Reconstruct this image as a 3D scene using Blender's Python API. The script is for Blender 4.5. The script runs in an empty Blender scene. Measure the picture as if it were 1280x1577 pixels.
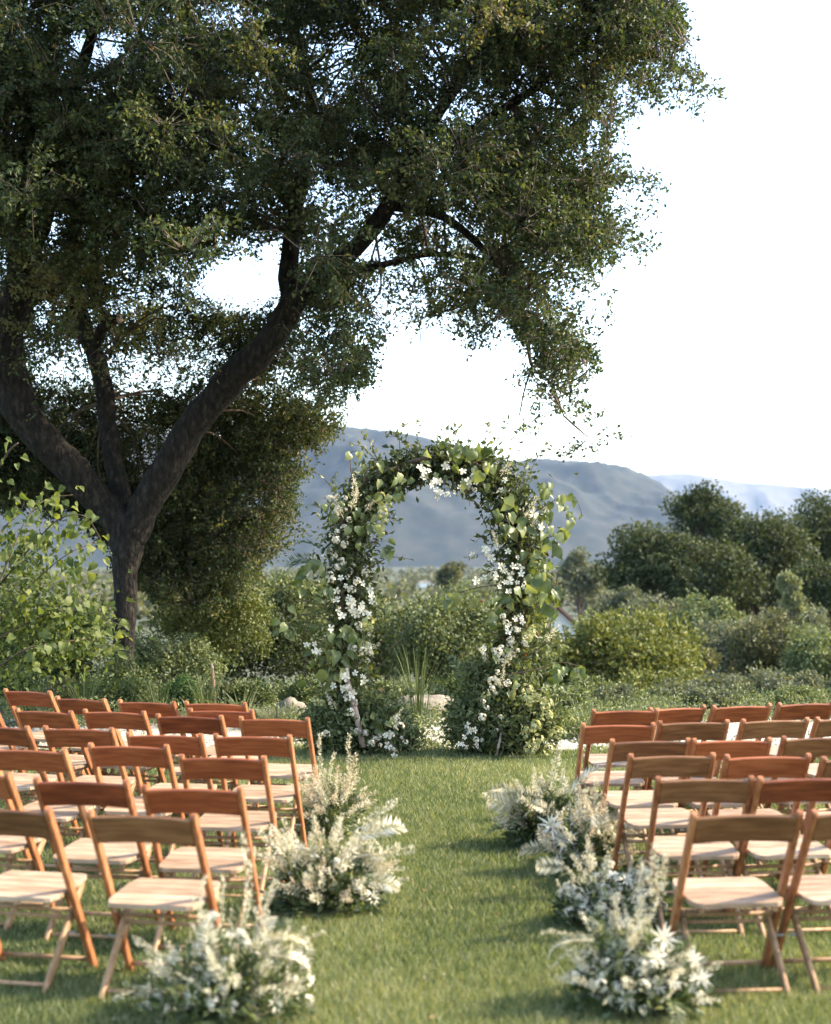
import bpy, math, random
import numpy as np
from mathutils import Vector, Matrix, noise as mnoise

rng = np.random.default_rng(11)
random.seed(11)
scene = bpy.context.scene
COL = scene.collection
R = math.radians

# ------------------------------------------------------------------ camera
F, CX, HY, CAMZ = 2300.0, 640.0, 860.0, 1.75      # focal length and horizon in photo pixels, eye height
cam_d = bpy.data.cameras.new('camera')
cam = bpy.data.objects.new('camera', cam_d)
COL.objects.link(cam)
cam.location = (0, 0, CAMZ)
cam.rotation_euler = (R(90), 0, 0)
cam_d.sensor_fit = 'HORIZONTAL'
cam_d.sensor_width = 24.0
cam_d.lens = F / 1280 * 24.0
cam_d.shift_y = (HY - 788.5) / 1280
cam_d.clip_start = 0.1
cam_d.clip_end = 20000
cam_d.dof.use_dof = True
cam_d.dof.focus_distance = 13.6
cam_d.dof.aperture_fstop = 1.8
scene.camera = cam

# ------------------------------------------------------------------ light
SUN_AZ, SUN_EL = R(83), R(39)                      # azimuth from the view direction (+Y) towards +X
world = bpy.data.worlds.new('World')
scene.world = world
world.use_nodes = True
wn = world.node_tree.nodes
wn.clear()
sky = wn.new('ShaderNodeTexSky')
sky.sky_type = 'NISHITA'
sky.sun_disc = False
sky.sun_elevation = SUN_EL
sky.sun_rotation = SUN_AZ
sky.air_density = 1.0
sky.dust_density = 1.2
sky.ozone_density = 1.0
bg = wn.new('ShaderNodeBackground')
bg.inputs['Strength'].default_value = 0.15
wo = wn.new('ShaderNodeOutputWorld')
world.node_tree.links.new(sky.outputs[0], bg.inputs[0])
world.node_tree.links.new(bg.outputs[0], wo.inputs[0])

sun_d = bpy.data.lights.new('sun', 'SUN')
sun_d.energy = 2.9
sun_d.angle = R(0.6)
sun_d.color = (1.0, 0.89, 0.74)
sun = bpy.data.objects.new('sun', sun_d)
COL.objects.link(sun)
sdir = Vector((math.sin(SUN_AZ) * math.cos(SUN_EL), math.cos(SUN_AZ) * math.cos(SUN_EL), math.sin(SUN_EL)))
sun.rotation_euler = sdir.to_track_quat('Z', 'Y').to_euler()
sun.location = (20, 5, 30)

scene.view_settings.view_transform = 'Standard'
scene.view_settings.look = 'None'
scene.view_settings.gamma = 1.0
scene.view_settings.use_curve_mapping = False
scene.view_settings.use_white_balance = True       # the photograph is balanced for warm evening light
scene.view_settings.white_balance_temperature = 7050
scene.view_settings.white_balance_tint = 9
scene.view_settings.exposure = 2.2
scene.cycles.max_bounces = 8
scene.cycles.diffuse_bounces = 3
scene.cycles.glossy_bounces = 2
scene.cycles.transmission_bounces = 6
scene.cycles.transparent_max_bounces = 6
scene.cycles.volume_bounces = 0
scene.cycles.caustics_reflective = False
scene.cycles.caustics_refractive = False

# ------------------------------------------------------------------ helpers
def P(px, py, d):
    """the point that stands at depth d behind photo pixel (px, py)"""
    return Vector(((px - CX) * d / F, d, CAMZ - (py - HY) * d / F))

def ground_z(x, y):
    return float(np.interp(y, [-50, 17.6, 20, 24, 40, 80, 200, 1000, 8000], [0, 0, -0.12, -0.7, -2.5, -6.2, -12, -16, -16]))

def ground_at(px, d):
    x = (px - CX) * d / F
    return Vector((x, d, ground_z(x, d)))

def tag(o, label=None, cat=None, group=None, kind=None):
    if label: o['label'] = label
    if cat: o['category'] = cat
    if group: o['group'] = group
    if kind: o['kind'] = kind
    return o

def thing(name, loc, label, cat, group=None, rz=0.0):
    o = bpy.data.objects.new(name, None)
    o.empty_display_size = 0.1
    COL.objects.link(o)
    o.location = loc
    o.rotation_euler = (0, 0, rz)
    return tag(o, label, cat, group)

def link(name, me, mat=None, parent=None, loc=None, kind=None):
    if mat is not None and len(me.materials) == 0:
        me.materials.append(mat)
    o = bpy.data.objects.new(name, me)
    COL.objects.link(o)
    if parent is not None: o.parent = parent
    if loc is not None: o.location = loc
    if kind: o['kind'] = kind
    return o

def np_mesh(name, V, Fa, rnd=None, smooth=False):
    """mesh from numpy arrays; Fa is (n,k) with one face size"""
    V = np.asarray(V, dtype=np.float32); Fa = np.asarray(Fa, dtype=np.int32)
    me = bpy.data.meshes.new(name)
    n, k = Fa.shape
    me.vertices.add(len(V)); me.vertices.foreach_set('co', V.ravel())
    me.loops.add(n * k); me.loops.foreach_set('vertex_index', Fa.ravel())
    me.polygons.add(n)
    me.polygons.foreach_set('loop_start', np.arange(0, n * k, k, dtype=np.int32))
    me.polygons.foreach_set('loop_total', np.full(n, k, dtype=np.int32))
    if smooth: me.polygons.foreach_set('use_smooth', np.ones(n, dtype=bool))
    if rnd is not None:
        a = me.attributes.new('rnd', 'FLOAT', 'POINT')
        a.data.foreach_set('value', np.asarray(rnd, dtype=np.float32))
    me.update(calc_edges=True)
    return me

class MB:
    def __init__(s): s.v = []; s.f = []
    def add(s, vs, fs):
        b = len(s.v); s.v += [tuple(v) for v in vs]; s.f += [tuple(i + b for i in f) for f in fs]
    def box(s, c, size, rot=None):
        x, y, z = [q / 2 for q in size]
        vs = [Vector((sx * x, sy * y, sz * z)) for sx in (-1, 1) for sy in (-1, 1) for sz in (-1, 1)]
        if rot is not None: vs = [rot @ v for v in vs]
        s.add([v + Vector(c) for v in vs], [(0, 1, 3, 2), (4, 6, 7, 5), (0, 4, 5, 1), (2, 3, 7, 6), (0, 2, 6, 4), (1, 5, 7, 3)])
    def tube(s, pts, rad, n=8, cap=True, wob=0.0, seed=0):
        pts = [Vector(p) for p in pts]
        if not hasattr(rad, '__len__'): rad = [rad] * len(pts)
        vs = []; fs = []
        prev = None
        for i, p in enumerate(pts):
            t = (pts[min(i + 1, len(pts) - 1)] - pts[max(i - 1, 0)])
            if t.length < 1e-9: t = Vector((0, 0, 1))
            t.normalize()
            if prev is None:
                u = t.cross(Vector((0.31, 0.92, 0.17)))
                if u.length < 0.05: u = t.cross(Vector((1, 0, 0)))
            else:
                u = prev - t * prev.dot(t)
            u.normalize(); prev = u
            w = t.cross(u)
            for k in range(n):
                a = 2 * math.pi * k / n
                r = rad[i]
                q = p + (u * math.cos(a) + w * math.sin(a)) * r
                if wob:
                    r2 = 1 + wob * mnoise.noise(q * 2.3 + Vector((seed, 0, 0))) + wob * 0.6 * mnoise.noise(q * 6.1)
                    q = p + (q - p) * r2
                vs.append(q)
        for i in range(len(pts) - 1):
            for k in range(n):
                a, b = i * n + k, i * n + (k + 1) % n
                fs.append((a, b, b + n, a + n))
        if cap:
            fs.append(tuple(reversed(range(n)))); e = (len(pts) - 1) * n
            fs.append(tuple(range(e, e + n)))
        s.add(vs, fs)
    def mesh(s, name, smooth=False):
        me = bpy.data.meshes.new(name)
        me.from_pydata(s.v, [], s.f)
        if smooth: me.polygons.foreach_set('use_smooth', [True] * len(me.polygons))
        me.update()
        return me
    def build(s, name, mat, parent=None, smooth=False, kind=None, loc=None):
        return link(name, s.mesh(name, smooth), mat, parent, loc, kind)

def smooth_path(pts, rad, sub=4):
    """Catmull-Rom through points and radii"""
    pts = [Vector(p) for p in pts]; out = []; ro = []
    for i in range(len(pts) - 1):
        p0, p1, p2, p3 = pts[max(i - 1, 0)], pts[i], pts[i + 1], pts[min(i + 2, len(pts) - 1)]
        for k in range(sub):
            t = k / sub
            out.append(0.5 * ((2 * p1) + (p2 - p0) * t + (2 * p0 - 5 * p1 + 4 * p2 - p3) * t * t + (3 * p1 - p0 - 3 * p2 + p3) * t ** 3))
            ro.append(rad[i] * (1 - t) + rad[i + 1] * t)
    out.append(pts[-1]); ro.append(rad[-1])
    return out, ro

def unit(a):
    return a / np.maximum(np.linalg.norm(a, axis=1, keepdims=True), 1e-9)

def rand_dirs(n, g=rng):
    return unit(g.normal(size=(n, 3)))

def leaf_cards(C, D, N, L, W, fold=0.25):
    """folded diamond leaves: base C, direction D, normal N, length L, width W -> verts, tris"""
    n = len(C)
    S = unit(np.cross(D, N)); N = np.cross(S, D)
    L = np.broadcast_to(np.asarray(L, float), (n,))[:, None]; W = np.broadcast_to(np.asarray(W, float), (n,))[:, None]
    base = C; tip = C + D * L - N * (0.12 * L)
    mid = C + D * L * 0.48
    lf = mid + S * W * 0.5 + N * W * fold; rt = mid - S * W * 0.5 + N * W * fold
    V = np.stack([base, rt, tip, lf], 1).reshape(-1, 3)
    i = np.arange(n, dtype=np.int32)[:, None] * 4
    T = np.concatenate([i + np.array([[0, 1, 2]]), i + np.array([[0, 2, 3]])], 1).reshape(-1, 3)
    return V, T

def foliage_mesh(name, C, D, N, L, W, rnd, fold=0.25):
    V, T = leaf_cards(C, D, N, L, W, fold)
    return np_mesh(name, V, T, np.repeat(rnd, 4))

# ------------------------------------------------------------------ materials
def new_mat(name):
    m = bpy.data.materials.new(name); m.use_nodes = True
    nt = m.node_tree; nt.nodes.clear()
    out = nt.nodes.new('ShaderNodeOutputMaterial')
    return m, nt, out

def nd(nt, t, **kw):
    n = nt.nodes.new(t)
    for k, v in kw.items(): setattr(n, k, v)
    return n

def rgb(c): return (c[0], c[1], c[2], 1.0)

def ramp(nt, fac, stops):
    r = nd(nt, 'ShaderNodeValToRGB')
    el = r.color_ramp.elements
    el[0].position, el[0].color = stops[0][0], rgb(stops[0][1])
    el[1].position, el[1].color = stops[-1][0], rgb(stops[-1][1])
    for p, c in stops[1:-1]:
        e = el.new(p); e.color = rgb(c)
    nt.links.new(fac, r.inputs[0])
    return r.outputs[0]

def leaf_mat(name, stops, trans=0.35, rough=0.45, spec=0.4, tint=(1.25, 1.2, 0.55)):
    """leaf: glossy face plus light coming through; the leaf's own random value picks its colour"""
    m, nt, out = new_mat(name)
    at = nd(nt, 'ShaderNodeAttribute', attribute_name='rnd')
    c = ramp(nt, at.outputs['Fac'], stops)
    p = nd(nt, 'ShaderNodeBsdfPrincipled')
    p.inputs['Roughness'].default_value = rough
    p.inputs['Specular IOR Level'].default_value = spec
    nt.links.new(c, p.inputs['Base Color'])
    t = nd(nt, 'ShaderNodeBsdfTranslucent')
    mu = nd(nt, 'ShaderNodeMix', data_type='RGBA', blend_type='MULTIPLY')
    mu.inputs[0].default_value = 1.0
    nt.links.new(c, mu.inputs[6]); mu.inputs[7].default_value = rgb(tint)
    nt.links.new(mu.outputs[2], t.inputs[0])
    mx = nd(nt, 'ShaderNodeMixShader'); mx.inputs[0].default_value = trans
    nt.links.new(p.outputs[0], mx.inputs[1]); nt.links.new(t.outputs[0], mx.inputs[2])
    nt.links.new(mx.outputs[0], out.inputs[0])
    return m

def part_leaf_mat(name, stops, trans=0.4, rough=0.4, tint=(1.25, 1.2, 0.5)):
    """as leaf_mat, for leaves that are objects of their own: colour by object, veins by position"""
    m, nt, out = new_mat(name)
    oi = nd(nt, 'ShaderNodeObjectInfo')
    tc = nd(nt, 'ShaderNodeTexCoord')
    nz = nd(nt, 'ShaderNodeTexNoise'); nz.inputs['Scale'].default_value = 30.0
    nt.links.new(tc.outputs['Object'], nz.inputs['Vector'])
    ad = nd(nt, 'ShaderNodeMath', operation='MULTIPLY_ADD')
    nt.links.new(nz.outputs[0], ad.inputs[0]); ad.inputs[1].default_value = 0.35
    nt.links.new(oi.outputs['Random'], ad.inputs[2])
    sb = nd(nt, 'ShaderNodeMath', operation='SUBTRACT'); sb.inputs[1].default_value = 0.17
    nt.links.new(ad.outputs[0], sb.inputs[0])
    c = ramp(nt, sb.outputs[0], stops)
    p = nd(nt, 'ShaderNodeBsdfPrincipled')
    p.inputs['Roughness'].default_value = rough
    nt.links.new(c, p.inputs['Base Color'])
    t = nd(nt, 'ShaderNodeBsdfTranslucent')
    mu = nd(nt, 'ShaderNodeMix', data_type='RGBA', blend_type='MULTIPLY')
    mu.inputs[0].default_value = 1.0
    nt.links.new(c, mu.inputs[6]); mu.inputs[7].default_value = rgb(tint)
    nt.links.new(mu.outputs[2], t.inputs[0])
    mx = nd(nt, 'ShaderNodeMixShader'); mx.inputs[0].default_value = trans
    nt.links.new(p.outputs[0], mx.inputs[1]); nt.links.new(t.outputs[0], mx.inputs[2])
    nt.links.new(mx.outputs[0], out.inputs[0])
    return m

def noisy_mat(name, stops, scale=8.0, rough=0.8, bump=0.3, bscale=None, stretch=(1, 1, 1), coords='Object', detail=6.0, spec=0.3, obj_random=0.0):
    m, nt, out = new_mat(name)
    tc = nd(nt, 'ShaderNodeTexCoord')
    mp = nd(nt, 'ShaderNodeMapping'); mp.inputs['Scale'].default_value = stretch
    nt.links.new(tc.outputs[coords], mp.inputs['Vector'])
    oi = nd(nt, 'ShaderNodeObjectInfo')
    if obj_random:
        ml = nd(nt, 'ShaderNodeVectorMath', operation='SCALE')
        cb = nd(nt, 'ShaderNodeCombineXYZ')
        for k in range(3): nt.links.new(oi.outputs['Random'], cb.inputs[k])
        nt.links.new(cb.outputs[0], ml.inputs[0]); ml.inputs['Scale'].default_value = 37.0
        nt.links.new(ml.outputs[0], mp.inputs['Location'])
    nz = nd(nt, 'ShaderNodeTexNoise'); nz.inputs['Scale'].default_value = scale; nz.inputs['Detail'].default_value = detail
    nt.links.new(mp.outputs[0], nz.inputs['Vector'])
    fac = nz.outputs[0]
    if obj_random:
        ad = nd(nt, 'ShaderNodeMath', operation='MULTIPLY_ADD')
        nt.links.new(oi.outputs['Random'], ad.inputs[0]); ad.inputs[1].default_value = obj_random
        sb = nd(nt, 'ShaderNodeMath', operation='SUBTRACT'); sb.inputs[1].default_value = obj_random / 2
        nt.links.new(fac, sb.inputs[0]); nt.links.new(sb.outputs[0], ad.inputs[2])
        fac = ad.outputs[0]
    c = ramp(nt, fac, stops)
    p = nd(nt, 'ShaderNodeBsdfPrincipled')
    p.inputs['Roughness'].default_value = rough
    p.inputs['Specular IOR Level'].default_value = spec
    nt.links.new(c, p.inputs['Base Color'])
    if bump:
        n2 = nd(nt, 'ShaderNodeTexNoise'); n2.inputs['Scale'].default_value = bscale or scale * 3; n2.inputs['Detail'].default_value = 5
        nt.links.new(mp.outputs[0], n2.inputs['Vector'])
        b = nd(nt, 'ShaderNodeBump'); b.inputs['Strength'].default_value = bump; b.inputs['Distance'].default_value = 0.06 if name == 'oak_bark' else 0.02
        nt.links.new(n2.outputs[0], b.inputs['Height']); nt.links.new(b.outputs[0], p.inputs['Normal'])
    nt.links.new(p.outputs[0], out.inputs[0])
    return m

M = {}
M['lawn_soil'] = noisy_mat('lawn_soil', [(0.3, (0.035, 0.05, 0.014)), (0.7, (0.075, 0.095, 0.03))], 3.0, 0.95, 0.5, 60, coords='Generated')
M['grass'] = leaf_mat('grass_blades', [(0.0, (0.05, 0.085, 0.034)), (0.4, (0.125, 0.165, 0.068)), (0.75, (0.24, 0.265, 0.125)), (1.0, (0.42, 0.40, 0.24))], 0.42, 0.5, 0.3)
M['dry_leaf'] = leaf_mat('dry_leaf', [(0.0, (0.08, 0.045, 0.02)), (0.6, (0.20, 0.13, 0.06)), (1.0, (0.42, 0.36, 0.24))], 0.2, 0.7, 0.2)
M['terrain'] = noisy_mat('terrain_scrub', [(0.3, (0.035, 0.045, 0.02)), (0.6, (0.065, 0.07, 0.035)), (0.8, (0.10, 0.095, 0.055))], 0.15, 0.95, 0.0, coords='Object')
M['mountain'] = noisy_mat('mountain_scrub', [(0.35, (0.014, 0.020, 0.014)), (0.5, (0.024, 0.029, 0.020)), (0.65, (0.038, 0.038, 0.028))], 0.022, 0.95, 0.0, coords='Object', detail=14, stretch=(1, .45, 1))
M['haze_tinted_hills'] = noisy_mat('haze_tinted_hills', [(0.35, (0.10, 0.10, 0.085)), (0.65, (0.15, 0.145, 0.12))], 0.008, 0.95, 0.0, coords='Object', detail=8)  # far ridge: base colour paled to stand in for thicker haze
M['gravel'] = noisy_mat('pale_gravel', [(0.3, (0.22, 0.20, 0.16)), (0.5, (0.42, 0.39, 0.32)), (0.75, (0.55, 0.52, 0.45))], 9.0, 0.95, 0.6, 60)
M['rock'] = noisy_mat('rock', [(0.3, (0.09, 0.08, 0.065)), (0.55, (0.19, 0.165, 0.13)), (0.75, (0.30, 0.26, 0.205))], 5.0, 0.9, 0.6, 30, obj_random=0.25)
M['bark'] = noisy_mat('oak_bark', [(0.35, (0.006, 0.005, 0.004)), (0.55, (0.019, 0.015, 0.012)), (0.72, (0.048, 0.040, 0.031))], 18.0, 0.95, 1.0, 30, stretch=(1, 1, 0.4))
M['twig'] = noisy_mat('twig_bark', [(0.3, (0.05, 0.035, 0.025)), (0.7, (0.12, 0.085, 0.06))], 12.0, 0.9, 0.0)
M['far_bark'] = noisy_mat('far_bark', [(0.3, (0.06, 0.045, 0.035)), (0.7, (0.13, 0.10, 0.08))], 4.0, 0.95, 0.0)
M['dead_wood'] = noisy_mat('dead_wood', [(0.3, (0.03, 0.015, 0.010)), (0.7, (0.10, 0.048, 0.028))], 9.0, 0.9, 0.6, 25, stretch=(1, 1, .3))
M['birch'] = noisy_mat('pale_branch', [(0.3, (0.22, 0.14, 0.11)), (0.7, (0.5, 0.40, 0.34))], 14.0, 0.8, 0.4)
M['oak_leaf'] = leaf_mat('oak_leaf', [(0.0, (0.018, 0.030, 0.012)), (0.5, (0.043, 0.063, 0.024)), (0.85, (0.10, 0.122, 0.045)), (0.97, (0.165, 0.165, 0.06)), (1.0, (0.13, 0.08, 0.035))], 0.42, 0.55, 0.3)
M['wood_rail_red'] = noisy_mat('varnished_red_wood', [(0.25, (0.13, 0.034, 0.015)), (0.5, (0.24, 0.068, 0.026)), (0.75, (0.34, 0.112, 0.045))], 6.0, 0.42, 0.12, 40, stretch=(1, 6, 9), obj_random=0.35)
M['wood_rail_brown'] = noisy_mat('worn_brown_wood', [(0.25, (0.105, 0.045, 0.02)), (0.5, (0.185, 0.084, 0.036)), (0.75, (0.27, 0.135, 0.062))], 6.0, 0.5, 0.12, 40, stretch=(1, 6, 9), obj_random=0.3)
M['wood_post'] = noisy_mat('orange_brown_wood', [(0.25, (0.18, 0.062, 0.026)), (0.5, (0.30, 0.115, 0.048)), (0.75, (0.40, 0.175, 0.08))], 7.0, 0.42, 0.12, 40, stretch=(6, 6, 1), obj_random=0.3)
M['wood_leg'] = noisy_mat('worn_leg_wood', [(0.25, (0.20, 0.11, 0.055)), (0.5, (0.32, 0.19, 0.10)), (0.75, (0.42, 0.27, 0.16))], 7.0, 0.5, 0.12, 40, stretch=(6, 6, 1), obj_random=0.3)
M['wood_seat'] = noisy_mat('worn_seat_wood', [(0.25, (0.20, 0.12, 0.07)), (0.5, (0.33, 0.222, 0.142)), (0.75, (0.46, 0.34, 0.24))], 7.0, 0.55, 0.12, 40, stretch=(1.2, 9, 4), obj_random=0.3)
M['metal'] = noisy_mat('dull_steel', [(0.3, (0.12, 0.11, 0.10)), (0.7, (0.25, 0.23, 0.2))], 20.0, 0.45, 0.0)
M['plume'] = leaf_mat('cream_plume', [(0.0, (0.38, 0.34, 0.20)), (0.5, (0.66, 0.61, 0.45)), (1.0, (0.85, 0.81, 0.67))], 0.35, 0.7, 0.2, (1.0, 0.95, 0.8))
M['peach'] = leaf_mat('peach_plume', [(0.0, (0.42, 0.32, 0.2)), (0.5, (0.62, 0.52, 0.37)), (1.0, (0.80, 0.72, 0.56))], 0.35, 0.7, 0.2, (1.0, 0.92, 0.75))
M['white'] = leaf_mat('white_petal', [(0.0, (0.46, 0.42, 0.30)), (0.5, (0.66, 0.62, 0.50)), (1.0, (0.82, 0.79, 0.68))], 0.3, 0.6, 0.2, (1.0, 0.98, 0.9))
M['lime'] = leaf_mat('lime_petal', [(0.0, (0.22, 0.25, 0.09)), (0.5, (0.38, 0.39, 0.19)), (1.0, (0.55, 0.52, 0.31))], 0.35, 0.6, 0.2, (1.1, 1.05, 0.6))
M['arrange_leaf'] = leaf_mat('arrangement_leaf', [(0.0, (0.025, 0.045, 0.018)), (0.45, (0.065, 0.095, 0.036)), (0.8, (0.16, 0.19, 0.085)), (1.0, (0.36, 0.37, 0.22))], 0.3, 0.45, 0.4)
M['arch_leaf'] = leaf_mat('arch_small_leaf', [(0.0, (0.03, 0.042, 0.018)), (0.35, (0.07, 0.09, 0.035)), (0.75, (0.15, 0.17, 0.06)), (0.95, (0.27, 0.26, 0.10)), (1.0, (0.22, 0.11, 0.06))], 0.36, 0.45, 0.4)
M['big_leaf'] = part_leaf_mat('heart_leaf', [(0.0, (0.06, 0.088, 0.028)), (0.5, (0.135, 0.17, 0.06)), (1.0, (0.26, 0.28, 0.12))], 0.42, 0.38)
M['redbud'] = part_leaf_mat('sapling_leaf', [(0.0, (0.05, 0.08, 0.018)), (0.5, (0.105, 0.14, 0.032)), (1.0, (0.20, 0.225, 0.06))], 0.5, 0.62)
M['redbud_small'] = leaf_mat('sapling_small_leaf', [(0.0, (0.045, 0.075, 0.018)), (0.5, (0.095, 0.13, 0.032)), (1.0, (0.19, 0.215, 0.06))], 0.45, 0.62)
def lm(n, a, b, c, t=0.28): M[n] = leaf_mat(n, [(0.0, a), (0.5, b), (1.0, c)], t, 0.55, 0.25)
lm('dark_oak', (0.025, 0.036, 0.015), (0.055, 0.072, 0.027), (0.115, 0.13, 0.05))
lm('grey_green', (0.08, 0.092, 0.058), (0.135, 0.15, 0.095), (0.21, 0.22, 0.145))
lm('yellow_green', (0.06, 0.075, 0.017), (0.13, 0.145, 0.036), (0.24, 0.24, 0.07))
lm('soft_green', (0.07, 0.095, 0.042), (0.15, 0.18, 0.08), (0.26, 0.28, 0.14))
lm('olive', (0.065, 0.07, 0.032), (0.115, 0.118, 0.055), (0.18, 0.175, 0.085))
lm('pale_green', (0.12, 0.14, 0.07), (0.2, 0.22, 0.12), (0.3, 0.31, 0.18))
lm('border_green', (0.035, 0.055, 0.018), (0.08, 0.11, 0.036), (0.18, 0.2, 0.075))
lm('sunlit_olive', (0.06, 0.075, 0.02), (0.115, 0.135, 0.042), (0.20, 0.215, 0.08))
lm('bright_green', (0.04, 0.085, 0.022), (0.07, 0.13, 0.035), (0.12, 0.18, 0.06))
M['roof'] = noisy_mat('terracotta_roof', [(0.3, (0.14, 0.08, 0.065)), (0.7, (0.22, 0.13, 0.105))], 2.0, 0.85, 0.2)
M['wall'] = noisy_mat('white_plaster', [(0.3, (0.72, 0.70, 0.66)), (0.7, (0.82, 0.80, 0.76))], 1.5, 0.9, 0.1)
M['glass'] = noisy_mat('dark_glass', [(0.3, (0.03, 0.035, 0.04)), (0.7, (0.05, 0.055, 0.06))], 1.0, 0.15, 0.0)
M['stake'] = noisy_mat('rusty_stake', [(0.3, (0.16, 0.08, 0.05)), (0.7, (0.30, 0.19, 0.13))], 10.0, 0.9, 0.3)

# ------------------------------------------------------------------ setting: ground, lawn, path, mountains, haze
def grid_sheet(name, xs, ys, zf, mat, smooth=True):
    xs = np.asarray(xs, float); ys = np.asarray(ys, float)
    X, Y = np.meshgrid(xs, ys)
    Z = zf(X, Y)
    V = np.stack([X, Y, Z], -1).reshape(-1, 3)
    nx = len(xs); ny = len(ys)
    j, i = np.meshgrid(np.arange(ny - 1), np.arange(nx - 1), indexing='ij')
    a = (j * nx + i).ravel()
    Fq = np.stack([a, a + 1, a + nx + 1, a + nx], 1)
    return link(name, np_mesh(name, V, Fq, None, smooth), mat)

def gz_arr(X, Y):
    return np.interp(Y, [-50, 17.6, 20, 24, 40, 80, 200, 1000, 8000], [0, 0, -0.12, -0.7, -2.5, -6.2, -12, -16, -16])

lx = np.concatenate([[-4400, -3300, -1500, -700, -300, -120, -60, -30], np.linspace(-15, 15, 21), [30, 60, 120, 300, 700, 1500, 3300, 4400]])
ly = np.concatenate([[-20, -5], np.linspace(0, 40, 41), [50, 60, 70, 80, 110, 150, 200, 300, 500, 1000, 2000, 4000, 7000, 10300]])
tag(grid_sheet('ground', lx, ly, gz_arr, M['terrain']), kind='structure')
tag(grid_sheet('lawn', np.linspace(-9, 9, 37), np.linspace(-6, 13.55, 40), lambda X, Y: np.full_like(X, 0.008), M['lawn_soil']), kind='structure')

# grass: one blade = one triangle, denser where it stands nearer
def build_grass():
    g = np.random.default_rng(3)
    n = 640000
    u = g.random(n)
    d0, d1 = 4.5, 13.75
    y = d0 * (d1 / d0) ** u                          # ~1/d
    y = np.where(g.random(n) < 0.45, np.sqrt(g.random(n) * (d1 ** 2 - d0 ** 2) + d0 ** 2), y)
    x = (g.random(n) * 2 - 1) * (0.31 * y + 0.5)
    # ragged far edge
    keep = y < 13.45 + 0.18 * np.sin(x * 5.1) + 0.14 * np.sin(x * 11.7 + 1)
    x, y = x[keep], y[keep]; n = len(x)
    def fbm(x, y):
        s = np.zeros_like(x)
        for k, (fx, fy, ph) in enumerate([(0.9, 1.1, .3), (1.7, -1.3, 1.9), (3.1, 2.7, 4.2), (-5.3, 4.1, 2.2), (8.7, 7.9, 5.1), (-13.1, 15.3, .7)]):
            s += np.sin(fx * x + fy * y + ph + 1.3 * np.sin(fy * x - fx * y + ph * 2)) / (1 + 0.5 * k)
        return s / 3.0
    patch = fbm(x, y)
    h = (0.030 + 0.022 * g.random(n)) * (1 + 0.35 * patch) * (0.8 + 0.022 * y)
    w = (0.0022 + 0.0012 * g.random(n)) * (0.55 + 0.11 * y)
    a = g.random(n) * 2 * np.pi
    lean = 0.25 + 0.6 * g.random(n)
    la = g.random(n) * 2 * np.pi
    B = np.stack([x, y, np.full(n, 0.006)], 1)
    S = np.stack([np.cos(a), np.sin(a), np.zeros(n)], 1) * (w / 2)[:, None] * 1.6
    T = B + np.stack([np.cos(la) * h * lean, np.sin(la) * h * lean, h], 1)
    V = np.stack([B - S, B + S, T], 1).reshape(-1, 3)
    Fa = np.arange(n * 3, dtype=np.int32).reshape(-1, 3)
    r = np.clip(0.42 + 0.24 * patch + 0.27 * g.normal(size=n), 0, 1)
    dry = g.random(n) < 0.06
    r[dry] = 1.0
    o = link('grass', np_mesh('grass', V, Fa, np.repeat(r, 3)), M['grass'])
    tag(o, 'short mown green grass of the lawn aisle', 'grass', kind='stuff')
build_grass()

def fallen_bits():
    g = np.random.default_rng(31); n = 520
    y = np.sqrt(g.random(n) * (13.2 ** 2 - 5.2 ** 2) + 5.2 ** 2); x = (g.random(n) * 2 - 1) * .29 * y
    C = np.stack([x, y, .028 + .02 * g.random(n)], 1)
    D = unit(np.stack([g.normal(size=n), g.normal(size=n), g.normal(size=n) * .25], 1)); N = unit(np.stack([g.normal(size=n) * .3, g.normal(size=n) * .3, np.ones(n)], 1))
    L = g.uniform(.018, .042, n)
    tag(link('fallen_leaves', foliage_mesh('fallen_leaves', C, D, N, L, L * .5, g.random(n)), M['dry_leaf']), 'small dry oak leaves lying in the lawn', 'leaves', kind='stuff')
fallen_bits()

# pale gravel path that runs across behind the arch
def path_z(X, Y): return 0.012 + 0.03 * np.sin(X * 2.1 + 0.5) * np.sin(Y * 2.3) ** 2
tag(grid_sheet('gravel_path', np.linspace(-6, 6, 61), np.linspace(13.56, 16.2, 20), path_z, M['gravel']), kind='structure')
def build_gravel():
    g = np.random.default_rng(5); n = 5200
    x = g.random(n) * 9 - 4.5; y = 13.45 + g.random(n) ** 1.4 * 2.7
    s = 0.012 + 0.03 * g.random(n) ** 2
    base = np.array([[1, 0, -.3], [-.5, .87, -.3], [-.5, -.87, -.3], [0.1, 0.1, .75]])
    tri = np.array([[0, 1, 3], [1, 2, 3], [2, 0, 3]])
    a = g.random(n) * 6.28
    V = np.repeat(base[None], n, 0) * (s[:, None, None] * (0.7 + 0.6 * g.random((n, 4, 1))))
    ca, sa = np.cos(a)[:, None], np.sin(a)[:, None]
    V = np.stack([V[..., 0] * ca - V[..., 1] * sa, V[..., 0] * sa + V[..., 1] * ca, V[..., 2]], -1)
    V += np.stack([x, y, path_z(x, y) + 0.004], 1)[:, None]
    T = (np.arange(n)[:, None, None] * 4 + tri[None]).reshape(-1, 3)
    tag(link('gravel', np_mesh('gravel', V.reshape(-1, 3), T), M['gravel']), 'loose pale gravel on the path behind the arch', 'gravel', kind='stuff')
build_gravel()

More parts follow.
